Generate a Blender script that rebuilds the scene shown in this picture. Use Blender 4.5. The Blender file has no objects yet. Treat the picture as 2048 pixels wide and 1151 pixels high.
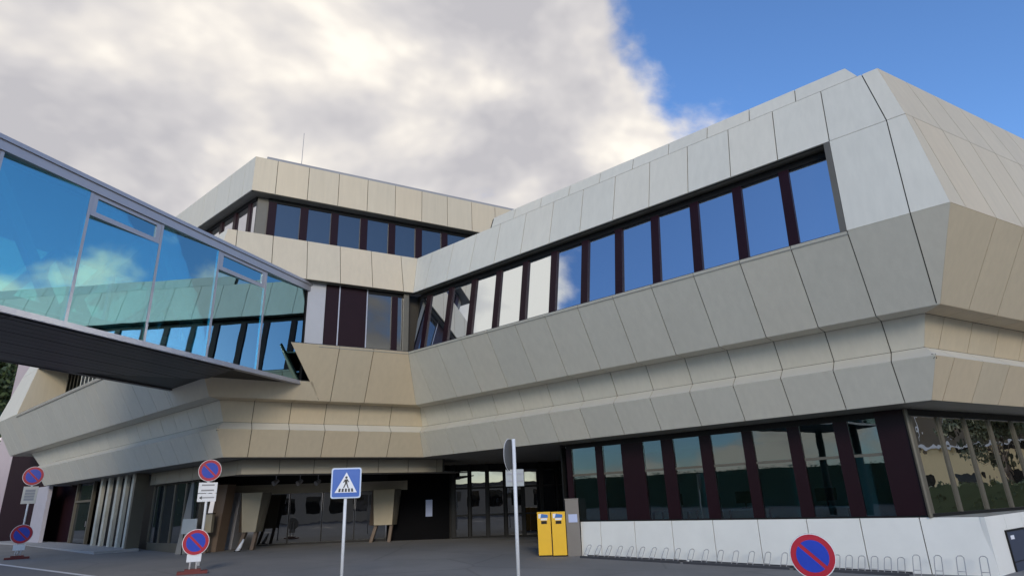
import bpy, math, random
from mathutils import Vector, Matrix
random.seed(7)
S = bpy.context.scene
COL = S.collection
rad = math.radians
V = Vector

# ------------------------------------------------------------------ camera
FPX, PITCH, ROLL, CAMH = 1224.4, rad(19.25), rad(-2.2475), 1.65
cp, sp, cr, sr = math.cos(PITCH), math.sin(PITCH), math.cos(ROLL), math.sin(ROLL)
FWD = V((0, cp, sp)); RT0 = V((1, 0, 0)); UP0 = V((0, -sp, cp))
RT = RT0 * cr + UP0 * sr
UPV = RT0 * -sr + UP0 * cr
CAM = V((0, 0, CAMH))
cd = bpy.data.cameras.new('camera'); cam = bpy.data.objects.new('camera', cd); COL.objects.link(cam)
cd.sensor_fit = 'HORIZONTAL'; cd.sensor_width = 36; cd.lens = FPX / 2048 * 36
cd.clip_start = .1; cd.clip_end = 5000
M = Matrix((RT, UPV, -FWD)).transposed().to_4x4(); M.translation = CAM
cam.matrix_world = M
S.camera = cam

# ------------------------------------------------------------------ sky, sun, exposure
SUN_AZ, SUN_EL = rad(173), rad(19)
w = bpy.data.worlds.new('World'); S.world = w; w.use_nodes = True
nt = w.node_tree; nt.nodes.clear()
def N(t, kind, **kw):
    n = t.nodes.new(kind)
    for k, v in kw.items():
        if k.startswith('i_'):
            n.inputs[k[2:].replace('_', ' ')].default_value = v
        else: setattr(n, k, v)
    return n
def L(t, a, b): t.links.new(a, b)
def math_n(t, op, a, b=None, c=None, clamp=False):
    n = t.nodes.new('ShaderNodeMath'); n.operation = op; n.use_clamp = clamp
    for i, x in enumerate((a, b, c)):
        if x is None: continue
        if isinstance(x, (int, float)): n.inputs[i].default_value = x
        else: t.links.new(x, n.inputs[i])
    return n.outputs[0]
def mixc(t, f, a, b, blend='MIX'):
    n = t.nodes.new('ShaderNodeMix'); n.data_type = 'RGBA'; n.blend_type = blend
    for i, x in ((0, f), (6, a), (7, b)):
        if isinstance(x, (int, float)): n.inputs[i].default_value = x
        elif isinstance(x, tuple): n.inputs[i].default_value = (x + (1,))[:4]
        else: t.links.new(x, n.inputs[i])
    return n.outputs[2]
def smooth(t, x, lo, hi):
    n = t.nodes.new('ShaderNodeMapRange'); n.interpolation_type = 'SMOOTHSTEP'
    t.links.new(x, n.inputs[0]); n.inputs[1].default_value = lo; n.inputs[2].default_value = hi
    return n.outputs[0]

sky = N(nt, 'ShaderNodeTexSky', sky_type='NISHITA', sun_disc=False, sun_elevation=SUN_EL, sun_rotation=SUN_AZ,
        altitude=300, air_density=1.0, dust_density=.6, ozone_density=2.2)
tc = N(nt, 'ShaderNodeTexCoord')
sep = N(nt, 'ShaderNodeSeparateXYZ'); L(nt, tc.outputs['Generated'], sep.inputs[0])
dx, dy, dz = sep.outputs
den = math_n(nt, 'ADD', math_n(nt, 'MAXIMUM', dz, 0), .62)
px = math_n(nt, 'DIVIDE', dx, den); py = math_n(nt, 'DIVIDE', dy, den)
cmb = N(nt, 'ShaderNodeCombineXYZ'); L(nt, px, cmb.inputs[0]); L(nt, py, cmb.inputs[1]); L(nt, dz, cmb.inputs[2])
def noise(t, vec, scale, detail, rough, dist=0, off=(0, 0, 0)):
    mp = t.nodes.new('ShaderNodeMapping'); mp.inputs[1].default_value = off
    t.links.new(vec, mp.inputs[0])
    n = t.nodes.new('ShaderNodeTexNoise'); n.inputs['Scale'].default_value = scale
    n.inputs['Detail'].default_value = detail; n.inputs['Roughness'].default_value = rough
    n.inputs['Distortion'].default_value = dist
    t.links.new(mp.outputs[0], n.inputs['Vector'])
    return n.outputs[0]
CV = cmb.outputs[0]
def cloud_density(off, det=10):
    o = V(off)
    big = noise(nt, CV, 2.1, det, .55, .25, o + V((3.1, 1.7, 0)))
    return math_n(nt, 'MULTIPLY_ADD', big, 1.25, -.215)
sx_, sy_ = math.sin(SUN_AZ), math.cos(SUN_AZ)
d0 = cloud_density((0, 0, 0))
s0_ = cloud_density((0, 0, 0), 5)
d1 = cloud_density((sx_ * .05, sy_ * .05, .10), 5)
# the cloud field thickens towards the north-west (dx<0) and opens towards the east
cov = math_n(nt, 'MULTIPLY', smooth(nt, math_n(nt, 'MULTIPLY_ADD', dz, .88, dx), .965, .52), .51)
cov = math_n(nt, 'MULTIPLY', cov, smooth(nt, dy, -.25, .25))
cov = math_n(nt, 'ADD', cov, math_n(nt, 'MULTIPLY', smooth(nt, dz, .50, .12), .29))
dens = math_n(nt, 'ADD', d0, cov)
alpha = smooth(nt, dens, .60, .72)
n2 = noise(nt, CV, 1.3, 6, .52, .3, (7.3, 2.2, 4))
relief = math_n(nt, 'MULTIPLY', math_n(nt, 'SUBTRACT', d1, s0_), 1.9)
shade = math_n(nt, 'ADD', math_n(nt, 'ADD', math_n(nt, 'MULTIPLY', n2, .62), relief), math_n(nt, 'MULTIPLY', smooth(nt, dens, .70, 1.15), .22))
ramp = N(nt, 'ShaderNodeValToRGB'); L(nt, shade, ramp.inputs[0])
e = ramp.color_ramp.elements
CK = .70
e[0].position = .26; e[0].color = (9.6 * CK, 9.0 * CK, 8.1 * CK, 1)
e[1].position = .66; e[1].color = (4.8 * CK, 4.7 * CK, 4.95 * CK, 1)
m_ = e.new(.37); m_.color = (7.6 * CK, 7.2 * CK, 6.8 * CK, 1)
m2_ = e.new(.50); m2_.color = (6.0 * CK, 5.8 * CK, 5.85 * CK, 1)
skyc = mixc(nt, 1.0, sky.outputs[0], (.88, 1.14, 1.48), 'MULTIPLY')
fin = mixc(nt, alpha, skyc, ramp.outputs[0])
bg = N(nt, 'ShaderNodeBackground'); L(nt, fin, bg.inputs[0]); bg.inputs[1].default_value = .14
wo = N(nt, 'ShaderNodeOutputWorld'); L(nt, bg.outputs[0], wo.inputs[0])

sd = bpy.data.lights.new('sun', 'SUN'); so = bpy.data.objects.new('sun', sd); COL.objects.link(so)
sd.energy = 1.38; sd.angle = rad(14); sd.color = (1, .88, .71)
sdir = V((math.sin(SUN_AZ) * math.cos(SUN_EL), math.cos(SUN_AZ) * math.cos(SUN_EL), math.sin(SUN_EL)))
so.rotation_euler = sdir.to_track_quat('Z', 'Y').to_euler()
S.view_settings.view_transform = 'Standard'; S.view_settings.look = 'None'
S.view_settings.exposure = 0.24; S.view_settings.gamma = 1; S.view_settings.use_curve_mapping = False
S.render.engine = 'CYCLES'
S.cycles.max_bounces = 8; S.cycles.glossy_bounces = 4; S.cycles.transparent_max_bounces = 12

# ------------------------------------------------------------------ frames of the building
def azv(a): return V((math.sin(a), math.cos(a), 0))
AZA, AZB, AZE = rad(-49.68), rad(60.75), rad(19.37)
dA, dB, dE = azv(AZA), azv(AZB), azv(AZE)
nA, nB, nE = azv(AZA - math.pi / 2), azv(AZB + math.pi / 2), azv(AZE + math.pi / 2)
K0 = V((9.132, 14.683, 0))
class Fr:
    def __init__(s, n, d, c): s.n, s.d, s.c = n, d, c
    def p(s, t, o, z): return s.n * (s.c + o) + s.d * t + V((0, 0, z))
A = Fr(nA, dA, K0.dot(nA)); C = Fr(nB, dB, K0.dot(nB)); B = Fr(nB, dB, -23.9); D = Fr(nA, dA, -10.55)
def ct(f, g, o, og=None):          # t on frame f where it meets frame g, both at their offsets
    og = o if og is None else og
    return (g.c + og - f.n.dot(g.n) * (f.c + o)) / f.d.dot(g.n)
def gz(p): return min(.53, max(-.17, .019 * (p.dot(dA) - 12)))
# pixel helpers: a photo pixel gives a direction, the surface it touches gives the distance
def ray(x, y): return RT * ((x - 1024) / FPX) + UPV * (-(y - 575.5) / FPX) + FWD
def on_z(x, y, z): d = ray(x, y); return CAM + d * ((z - CAMH) / d.z)
def on_pl(x, y, n, c): d = ray(x, y); return CAM + d * ((c - CAM.dot(n)) / d.dot(n))
def gh(x, y):
    z = 0
    for _ in range(30): p = on_z(x, y, z); z = gz(p)
    return p

# ------------------------------------------------------------------ mesh helpers
def mk(name, vs, fs, mat, parent=None, smooth_=False, kind=None):
    me = bpy.data.meshes.new(name)
    me.from_pydata([tuple(v) for v in vs], [], fs); me.update()
    if mat: me.materials.append(mat)
    if smooth_:
        for p in me.polygons: p.use_smooth = True
    o = bpy.data.objects.new(name, me); COL.objects.link(o)
    if parent: put(o, parent)
    if kind: o['kind'] = kind
    return o
def put(o, parent):
    o.parent = parent
    o.matrix_parent_inverse = Matrix.Translation(-base_of(parent))
BASE = {}
def base_of(o):
    return BASE.get(o.name, V((0, 0, 0)))
def thing(name, loc, label, cat, group=None):
    o = bpy.data.objects.new(name, None); COL.objects.link(o); o.location = loc; o.empty_display_size = .3
    BASE[o.name] = V(loc)
    tag(o, label, cat, group); return o
def tag(o, label, cat=None, group=None):
    o['label'] = label
    if cat: o['category'] = cat
    if group: o['group'] = group
    return o
def prism_data(pts, inw):
    pts = [V(p) for p in pts]
    n = (pts[1] - pts[0]).cross(pts[2] - pts[0])
    if n.dot(inw) > 0: pts = pts[::-1]
    k = len(pts); vs = pts + [p + inw for p in pts]
    fs = [tuple(range(k)), tuple(range(2 * k - 1, k - 1, -1))]
    for i in range(k):
        j = (i + 1) % k; fs.append((i, i + k, j + k, j))
    return vs, fs
def prism(name, pts, inw, mat, parent=None, kind=None):
    vs, fs = prism_data(pts, V(inw)); return mk(name, vs, fs, mat, parent, kind=kind)
class MB:
    def __init__(s): s.v, s.f = [], []
    def add(s, vs, fs):
        k = len(s.v); s.v += list(vs); s.f += [tuple(i + k for i in f) for f in fs]; return s
    def prism(s, pts, inw): return s.add(*prism_data(pts, V(inw)))
    def bar(s, p0, p1, w, d, side=None):
        p0, p1 = V(p0), V(p1); ax = (p1 - p0).normalized()
        side = V(side) if side is not None else V((0, 0, 1)).cross(ax)
        if side.length < 1e-4: side = V((1, 0, 0))
        side = (side - ax * side.dot(ax)).normalized(); oth = ax.cross(side)
        a, b = side * w / 2, oth * d / 2
        q = [p0 - a - b, p0 + a - b, p0 + a + b, p0 - a + b]
        return s.prism(q, p1 - p0)
    def box(s, c, sx, sy, sz, ux=V((1, 0, 0))):
        c = V(c); ux = V(ux).normalized(); uy = V((0, 0, 1)).cross(ux)
        q = [c - ux * sx / 2 - uy * sy / 2, c + ux * sx / 2 - uy * sy / 2, c + ux * sx / 2 + uy * sy / 2, c - ux * sx / 2 + uy * sy / 2]
        return s.prism(q, V((0, 0, sz)))
    def tube(s, path, r, n=8, cap=True):
        path = [V(p) for p in path]; rs = r if isinstance(r, (list, tuple)) else [r] * len(path)
        k0 = len(s.v); ref = None
        for i, p in enumerate(path):
            a = path[max(0, i - 1)]; b = path[min(len(path) - 1, i + 1)]; t = (b - a).normalized()
            if ref is None:
                ref = t.cross(V((0, 0, 1)))
                if ref.length < .1: ref = t.cross(V((1, 0, 0)))
            ref = (ref - t * ref.dot(t)).normalized(); o = t.cross(ref)
            for j in range(n):
                a_ = 2 * math.pi * j / n; s.v.append(p + (ref * math.cos(a_) + o * math.sin(a_)) * rs[i])
        for i in range(len(path) - 1):
            for j in range(n):
                j2 = (j + 1) % n
                s.f.append((k0 + i * n + j, k0 + i * n + j2, k0 + (i + 1) * n + j2, k0 + (i + 1) * n + j))
        if cap:
            s.f.append(tuple(k0 + j for j in range(n - 1, -1, -1)))
            s.f.append(tuple(k0 + (len(path) - 1) * n + j for j in range(n)))
        return s
    def build(s, name, mat, parent=None, smooth_=False, kind=None): return mk(name, s.v, s.f, mat, parent, smooth_, kind)

# ------------------------------------------------------------------ materials
def mat(name):
    m = bpy.data.materials.new(name); m.use_nodes = True
    t = m.node_tree; return m, t, t.nodes['Principled BSDF']
def plain(name, col, rough=.5, metal=0, var=.0, scale=3, bump=0, spec=.5):
    m, t, b = mat(name)
    b.inputs['Roughness'].default_value = rough; b.inputs['Metallic'].default_value = metal
    b.inputs['Specular IOR Level'].default_value = spec
    g = t.nodes.new('ShaderNodeNewGeometry')
    if var or bump:
        nz = noise(t, g.outputs['Position'], scale, 6, .6)
        if var:
            lo = tuple(c * (1 - var) for c in col); hi = tuple(min(1, c * (1 + var)) for c in col)
            L(t, mixc(t, nz, lo, hi), b.inputs['Base Color'])
        else: b.inputs['Base Color'].default_value = col + (1,)
        if bump:
            bp = t.nodes.new('ShaderNodeBump'); bp.inputs['Strength'].default_value = bump; bp.inputs['Distance'].default_value = .02
            L(t, nz, bp.inputs['Height']); L(t, bp.outputs[0], b.inputs['Normal'])
    else: b.inputs['Base Color'].default_value = col + (1,)
    return m
def panel_mat(name, col, tint, rough=.55):
    """coil-coated aluminium: each sheet a little different, faint waviness and rain streaks"""
    m, t, b = mat(name)
    oi = t.nodes.new('ShaderNodeObjectInfo'); g = t.nodes.new('ShaderNodeNewGeometry')
    f = smooth(t, oi.outputs['Random'], .45, 1.0)
    c = mixc(t, math_n(t, 'MULTIPLY', f, .7), col, tint)
    mp = t.nodes.new('ShaderNodeMapping'); mp.inputs[3].default_value = (3, 3, .25); L(t, g.outputs['Position'], mp.inputs[0])
    st = noise(t, mp.outputs[0], 2.2, 5, .65)
    big = noise(t, g.outputs['Position'], .7, 3, .5)
    v = math_n(t, 'ADD', math_n(t, 'MULTIPLY', st, .20), math_n(t, 'MULTIPLY', big, .10))
    v = math_n(t, 'ADD', v, .81)
    v = math_n(t, 'ADD', v, math_n(t, 'MULTIPLY', oi.outputs['Random'], .07))
    cb = t.nodes.new('ShaderNodeCombineXYZ')
    for i in range(3): L(t, v, cb.inputs[i])
    L(t, mixc(t, 1.0, c, cb.outputs[0], 'MULTIPLY'), b.inputs['Base Color'])
    b.inputs['Metallic'].default_value = .20; b.inputs['Roughness'].default_value = rough
    wv = noise(t, g.outputs['Position'], 1.1, 2, .5)
    bp = t.nodes.new('ShaderNodeBump'); bp.inputs['Strength'].default_value = .10; bp.inputs['Distance'].default_value = .05
    L(t, wv, bp.inputs['Height']); L(t, bp.outputs[0], b.inputs['Normal'])
    return m
def glass(name, refl, tint, body, transparent=False, wav=.015, wscale=.9):
    m = bpy.data.materials.new(name); m.use_nodes = True; t = m.node_tree; t.nodes.clear()
    out = t.nodes.new('ShaderNodeOutputMaterial')
    gl = t.nodes.new('ShaderNodeBsdfGlossy'); gl.inputs['Roughness'].default_value = .0; gl.inputs['Color'].default_value = tint + (1,)
    if transparent: bd = t.nodes.new('ShaderNodeBsdfTransparent')
    else: bd = t.nodes.new('ShaderNodeBsdfDiffuse')
    bd.inputs['Color'].default_value = body + (1,)
    fr = t.nodes.new('ShaderNodeFresnel'); fr.inputs[0].default_value = 1.5
    fac = math_n(t, 'ADD', math_n(t, 'MULTIPLY', fr.outputs[0], 1 - refl), refl, clamp=True)
    g = t.nodes.new('ShaderNodeNewGeometry')
    if wav:
        nz = noise(t, g.outputs['Position'], wscale, 2, .5)
        bp = t.nodes.new('ShaderNodeBump'); bp.inputs['Strength'].default_value = wav; bp.inputs['Distance'].default_value = .1
        L(t, nz, bp.inputs['Height']); L(t, bp.outputs[0], gl.inputs['Normal'])
    mx = t.nodes.new('ShaderNodeMixShader'); L(t, fac, mx.inputs[0]); L(t, bd.outputs[0], mx.inputs[1]); L(t, gl.outputs[0], mx.inputs[2])
    L(t, mx.outputs[0], out.inputs[0])
    return m
M_PAN = panel_mat('panel_silver_champagne', (.665, .635, .54), (.655, .61, .505))
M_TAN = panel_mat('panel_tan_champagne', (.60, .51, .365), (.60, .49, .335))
M_PLINTH = plain('plinth_white', (.80, .79, .73), .5, 0, .10, 1.3, .05)
M_LEDGE = plain('ledge_matt', (.50, .47, .40), .85, 0, .08, 1.5, spec=.1)
M_BACK = plain('joint_shadow_gap', (.045, .04, .033), .8)
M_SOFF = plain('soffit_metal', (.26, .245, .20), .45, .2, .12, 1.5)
M_CEIL = plain('undercroft_ceiling', (.22, .21, .19), .6, 0, .15, 1)
M_FASC = plain('fascia_bronze', (.30, .265, .20), .45, .2, .12, 1.4)
M_MAR = plain('maroon_lacquer', (.017, .0055, .008), .35, 0, .2, 2, spec=.15)
M_MARM = plain('maroon_matt', (.020, .008, .012), .7, 0, .2, 2, spec=.08)
M_DARK = plain('dark_frame', (.012, .0115, .011), .4, 0, spec=.2)
M_OLIVE = plain('bronze_frame', (.14, .125, .095), .4, .3, .1, 3)
M_ALU = plain('grey_aluminium', (.42, .41, .43), .35, .5, .08, 2)
M_BSOFF = plain('bridge_soffit', (.070, .066, .066), .42, .2, .25, 2)
M_TRUSS = plain('truss_steel', (.36, .37, .37), .5, .1)
M_ROOF = plain('roof_membrane', (.30, .30, .31), .8, 0, .15, 1)
G_SKY = glass('mirror_window_glass', .66, (.86, .93, 1.0), (.02, .022, .03))
G_DIM = glass('dim_window_glass', .07, (.9, .95, 1.0), (.018, .021, .023))
G_ROOM = glass('clear_window_glass', .045, (.95, .98, 1.0), (.62, .74, .74), True)
G_CEND = glass('wavy_window_glass', .7, (1, .97, .90), (.02, .018, .015), False, .05, 1.6)
G_BR = glass('teal_bridge_glass', .40, (.60, .95, 1.0), (.58, .90, .88), True, .010)
G_DOOR = glass('dark_door_glass', .10, (.95, .97, 1.0), (.012, .012, .013), False, .012, 1.2)

# ================================================================== ground
def asphalt():
    m, t, b = mat('asphalt')
    g = t.nodes.new('ShaderNodeNewGeometry')
    n_f = noise(t, g.outputs['Position'], 60, 4, .7)
    n_b = noise(t, g.outputs['Position'], .28, 6, .6, .4)
    c = mixc(t, smooth(t, n_b, .35, .65), (.165, .158, .150), (.215, .205, .193))
    c = mixc(t, math_n(t, 'MULTIPLY', n_f, .5), c, (.24, .24, .24))
    damp = smooth(t, noise(t, g.outputs['Position'], .16, 5, .6, .6, (4, 9, 0)), .58, .66)
    c = mixc(t, math_n(t, 'MULTIPLY', damp, .45), c, (.07, .07, .073))
    vo = t.nodes.new('ShaderNodeTexVoronoi'); vo.feature = 'DISTANCE_TO_EDGE'; vo.inputs['Scale'].default_value = .22
    L(t, g.outputs['Position'], vo.inputs['Vector'])
    cr_ = smooth(t, vo.outputs['Distance'], .012, .0)
    c = mixc(t, math_n(t, 'MULTIPLY', cr_, .22), c, (.04, .04, .042))
    L(t, c, b.inputs['Base Color'])
    L(t, math_n(t, 'SUBTRACT', .88, math_n(t, 'MULTIPLY', damp, .25)), b.inputs['Roughness'])
    bp = t.nodes.new('ShaderNodeBump'); bp.inputs['Strength'].default_value = .35; bp.inputs['Distance'].default_value = .01
    L(t, n_f, bp.inputs['Height']); L(t, bp.outputs[0], b.inputs['Normal'])
    return m
M_ASPH = asphalt()
ts = [-900, 3.05, 39.9, 900]
vs, fs = [], []
for t_ in ts:
    for n_ in (-900, 900):
        p = dA * t_ + nA * n_; p.z = min(.53, max(-.17, .019 * (t_ - 12))); vs.append(p)
for i in range(3): fs.append((2 * i, 2 * i + 1, 2 * i + 3, 2 * i + 2))
mk('ground', vs, fs, M_ASPH, kind='structure')
def flat(name, pts, h, mt, kind=None, parent=None):     # a sheet on the ground
    q = []
    for p in pts: p = V((p[0], p[1], 0)); p.z = gz(p) + h; q.append(p)
    n = (q[1] - q[0]).cross(q[2] - q[0])
    if n.z < 0: q = q[::-1]
    return mk(name, q, [tuple(range(len(q)))], mt, parent, kind=kind)

# ================================================================== office building
OB = thing('office_building', (0, 22, gz(V((0, 22, 0)))), 'angular office building clad in champagne metal panels with long ribbon windows', 'building')
G = .011
def band(fr, lo, hi, tlo, thi, joints, m=None, first=None, hint=None, name='facade_band', pname='panel', thick=.035, parent=None, gapj=G):
    """one strip of cladding: dark backing sheet with its separate panels in front"""
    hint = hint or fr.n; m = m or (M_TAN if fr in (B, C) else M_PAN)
    a = fr.p(0, *lo); b = fr.p(0, *hi)
    n = fr.d.cross(b - a).normalized()
    if n.dot(hint) < 0: n = -n
    e = (b - a).normalized()
    back = [fr.p(tlo[0], *lo), fr.p(tlo[1], *lo), fr.p(thi[1], *hi), fr.p(thi[0], *hi)]
    back[1] = back[1] + fr.d * (.10 if fr in (A, B) else 0); back[2] = back[2] + fr.d * (.10 if fr in (A, B) else 0)
    bo = prism(name, [p - n * (thick + .006) for p in back], -n * .05, M_BACK, parent or OB)
    js = sorted(j for j in joints if max(tlo[0], thi[0]) + .12 < j < min(tlo[1], thi[1]) - .12)
    f0 = [first] if first else []
    Ls, Hs = [tlo[0]] + [f_[0] for f_ in f0] + js + [tlo[1]], [thi[0]] + [f_[1] for f_ in f0] + js + [thi[1]]
    for i in range(len(Ls) - 1):
        g0 = gapj if i else .003; g1 = gapj if i < len(Ls) - 2 else .003
        q = [fr.p(Ls[i] + g0, *lo) + e * .006, fr.p(Ls[i + 1] - g1, *lo) + e * .006,
             fr.p(Hs[i + 1] - g1, *hi) - e * .006, fr.p(Hs[i] + g0, *hi) - e * .006]
        prism(pname, q, -n * thick, m, bo)
    return bo
R12 = lambda t0, a, b: [t0 + 1.2 * k for k in range(-60, 60) if a < t0 + 1.2 * k < b]
BOT, LEDGE, RECB, RECT, BBOT, RIDGE, WTOP, BRK = (1.0, 3.4), (1.48, 4.27), (1.20, 4.52), (1.50, 5.19), (2.0, 5.21), (3.0, 6.95), (2.53, 9.42), (2.1, 11.06)
DEND = {BOT: 41.5, LEDGE: 41.9, RECB: 42.4, RECT: 43.2, BBOT: 45.5, RIDGE: 45.3, WTOP: 43.9}
CEND = 26.0
jA, jB, jC, jD = R12(1.149, -5, 40), R12(2.4, -5, 40), R12(13.66, 0, 40), R12(21.9, 0, 60)
def rng(fr, e):
    o = e[0]
    if fr is A: return (ct(A, C, o), ct(A, B, o))
    if fr is B: return (ct(B, D, o), ct(B, A, o))
    if fr is C: return (ct(C, A, o), CEND)
    return (ct(D, B, o), DEND.get(e, 43.0))
FRS = ((A, jA), (B, jB), (C, jC), (D, jD))
for fr, js in FRS:
    band(fr, BOT, LEDGE, rng(fr, BOT), rng(fr, LEDGE), js)
    band(fr, LEDGE, RECB, rng(fr, LEDGE), rng(fr, RECB), js, hint=V((0, 0, 1)), pname='ledge_panel', m=M_LEDGE)
    band(fr, RECB, RECT, rng(fr, RECB), rng(fr, RECT), js)
    band(fr, RECT, BBOT, rng(fr, RECT), rng(fr, BBOT), js, hint=V((0, 0, -1)), name='soffit_band', pname='soffit_panel')
# solid core behind the cladding
for fr, g0_, g1_ in ((A, C, B), (B, D, A), (C, A, None), (D, B, None)):
    t0_ = ct(fr, g0_, .85) + .01; t1_ = ct(fr, g1_, .85) + .1 if g1_ else (CEND if fr is C else 41)
    prism('core_wall', [fr.p(t0_, .85, 3.43), fr.p(t1_, .85, 3.43), fr.p(t1_, .85, 6.88), fr.p(t0_, .85, 6.88)], -fr.n * .1, M_BACK, OB)
for fr, t0_, t1_ in ((A, 2.2, ct(A, B, 1.9) + .1), (B, 4.0, ct(B, A, 1.9) + .1)):
    prism('core_wall', [fr.p(t0_, 1.9, 6.88), fr.p(t1_, 1.9, 6.88), fr.p(t1_, 1.9, 9.5), fr.p(t0_, 1.9, 9.5)], -fr.n * .1, M_BACK, OB)
# big leaning band
band(A, BBOT, RIDGE, rng(A, BBOT), rng(A, RIDGE), [j for j in jA if j > 1.5], first=(rng(A, BBOT)[0] + .06, 1.149))
band(C, BBOT, RIDGE, rng(C, BBOT), rng(C, RIDGE), jC)
def onband(z): k = (z - 5.21) / (6.95 - 5.21); return (2 + k, z)
UB = onband(5.80)                                        # underside of the bridge on the band
band(B, BBOT, RIDGE, (4.42, rng(B, BBOT)[1]), (3.18, rng(B, RIDGE)[1]), jB)
band(B, BBOT, UB, (rng(B, BBOT)[0], 4.40), (rng(B, UB)[0], 4.10), [])
band(D, BBOT, UB, (rng(D, BBOT)[0], 22.9), (rng(D, UB)[0], 22.9), [])
band(D, BBOT, RIDGE, (22.92, DEND[BBOT]), (22.92, DEND[RIDGE]), jD)
# wall behind the place where the bridge docks
p_ = [B.p(ct(B, D, 1.4) + .02, 1.4, 5.4), B.p(4.3, 1.4, 5.4), B.p(3.6, 1.4, 9.4), B.p(ct(B, D, 1.4) + .02, 1.4, 9.4)]
prism('docking_wall', p_, -nB * .1, M_DARK, OB)
prism('docking_wall', [D.p(ct(D, B, 1.4) + .02, 1.4, 5.3), D.p(24, 1.4, 5.3), D.p(24, 1.4, 9.4), D.p(ct(D, B, 1.4) + .02, 1.4, 9.4)], -nA * .1, M_DARK, OB)
prism('docking_ledge', [D.p(ct(D, B, 1.97) + .02, 1.97, 5.4), D.p(23.2, 1.97, 5.4), D.p(23.2, 1.97, 5.735), D.p(ct(D, B, 1.97) + .02, 1.97, 5.735)], -nA * .4, M_DARK, OB)
prism('docking_ledge', [B.p(ct(B, D, 1.97) + .02, 1.97, 5.4), B.p(4.0, 1.97, 5.4), B.p(4.0, 1.97, 5.735), B.p(ct(B, D, 1.97) + .02, 1.97, 5.735)], -nB * .4, M_DARK, OB)
# parapet bands with the window strip below them
band(A, WTOP, BRK, rng(A, WTOP), (rng(A, BRK)[0], rng(A, BRK)[1]), [j for j in jA if j > 1.5], first=(1.149, 1.42))
band(C, WTOP, BRK, rng(C, WTOP), (rng(C, BRK)[0], CEND), jC)
band(B, WTOP, BRK, rng(B, WTOP), rng(B, BRK), jB)
band(D, WTOP, BRK, (rng(D, WTOP)[0], DEND[WTOP]), (rng(D, BRK)[0], 43), jD)
band(C, RIDGE, WTOP, rng(C, RIDGE), rng(C, WTOP), jC)
WA0 = 2.349
band(A, RIDGE, WTOP, (rng(A, RIDGE)[0], WA0), (rng(A, WTOP)[0], WA0), jA)
band(D, RIDGE, WTOP, (40.8, DEND[RIDGE]), (40.8, DEND[WTOP]), [])
# low upstand above the parapet of the right wing, its joints half a module off, cut short of the corner
UPS = (1.93, 11.52)
band(A, BRK, UPS, (1.52, 13.6), (1.74, 13.6), R12(1.75, 2, 13))
prism('upstand_end', [A.p(1.52, 2.1, 11.07), A.p(1.74, 1.93, 11.51), A.p(1.74, 1.4, 11.51), A.p(1.52, 1.3, 11.07)], dA * .03, M_PAN, OB)
# roofs
prism('roof', [A.p(rng(A, BRK)[0] + .1, 2.0, 11.0), A.p(13.5, 2.0, 11.0), A.p(13.5, -9, 11.0), C.p(CEND, 2.0, 11.0)], V((0, 0, -.3)), M_ROOF, OB)

def split2(b, m):
    lo_b = MB(); lo_b.v, lo_b.f = b.v[:8], b.f[:6]; hi_b = MB(); hi_b.v = b.v[8:]; hi_b.f = [tuple(i - 8 for i in f) for f in b.f[6:]]
    o = lo_b.build('window', m, OB); hi_b.build('frame_head', m, o); return o
# ---- ribbon windows
def ribbon(fr, t0, t1, lo, hi, mulls, mw, gm, inset=.30, mm=M_MAR, parent=OB, mproud=.05, label=None):
    """recessed window strip: frame, separate panes between maroon mullions"""
    a = fr.p(0, *lo); b = fr.p(0, *hi); e = (b - a).normalized(); n = fr.d.cross(e).normalized()
    if n.dot(fr.n) < 0: n = -n
    H = (b - a).length
    def q(t, s, dpt): return fr.p(t, *lo) + e * s - n * dpt
    fb = MB()
    fb.prism([q(t0, 0, inset), q(t1, 0, inset), q(t1, .05, inset), q(t0, .05, inset)], -n * .08)
    fb.prism([q(t0, H - .16, inset - .02), q(t1, H - .16, inset - .02), q(t1, H - .002, inset - .02), q(t0, H - .002, inset - .02)], -n * .10)
    fs_ = MB(); fs_.v, fs_.f = fb.v[:8], fb.f[:6]; fh_ = MB(); fh_.v = fb.v[8:]; fh_.f = [tuple(i - 8 for i in f) for f in fb.f[6:]]
    wo_ = fs_.build('window', M_DARK, parent); fh_.build('frame_head', M_DARK, wo_)
    if label: wo_['label'] = label
    ms = sorted(m_ for m_ in mulls if t0 + .05 < m_ < t1 - .05)
    for m_ in ms:
        prism('mullion', [q(m_ - mw / 2, .052, inset - mproud), q(m_ + mw / 2, .052, inset - mproud), q(m_ + mw / 2, H - .162, inset - mproud), q(m_ - mw / 2, H - .162, inset - mproud)], -n * .10, mm, wo_)
    ed = [t0] + ms + [t1]
    for i in range(len(ed) - 1):
        l0 = ed[i] + (mw / 2 + .004 if i else .004); l1 = ed[i + 1] - (mw / 2 + .004 if i < len(ed) - 2 else .004)
        g_ = gm(i) if callable(gm) else gm
        if l1 - l0 > .05:
            ja, jb, jc = (random.uniform(-.006, .006) for _ in range(3))
            prism('pane', [q(l0, .054, inset + .012 + ja), q(l1, .054, inset + .012 + jb), q(l1, H - .164, inset + .012 + jb + jc), q(l0, H - .164, inset + .012 + ja + jc)], -n * .02, g_, wo_)
    return wo_
def reveal(fr, lo, hi, t0, t1, depth, hint, m=M_SOFF, name='window_head'):
    """underside strip between a band edge and the recessed window"""
    a, b = fr.p(0, *lo), fr.p(0, *hi); e = (b - a).normalized(); n = fr.d.cross(e).normalized()
    if n.dot(fr.n) < 0: n = -n
    return n
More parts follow.
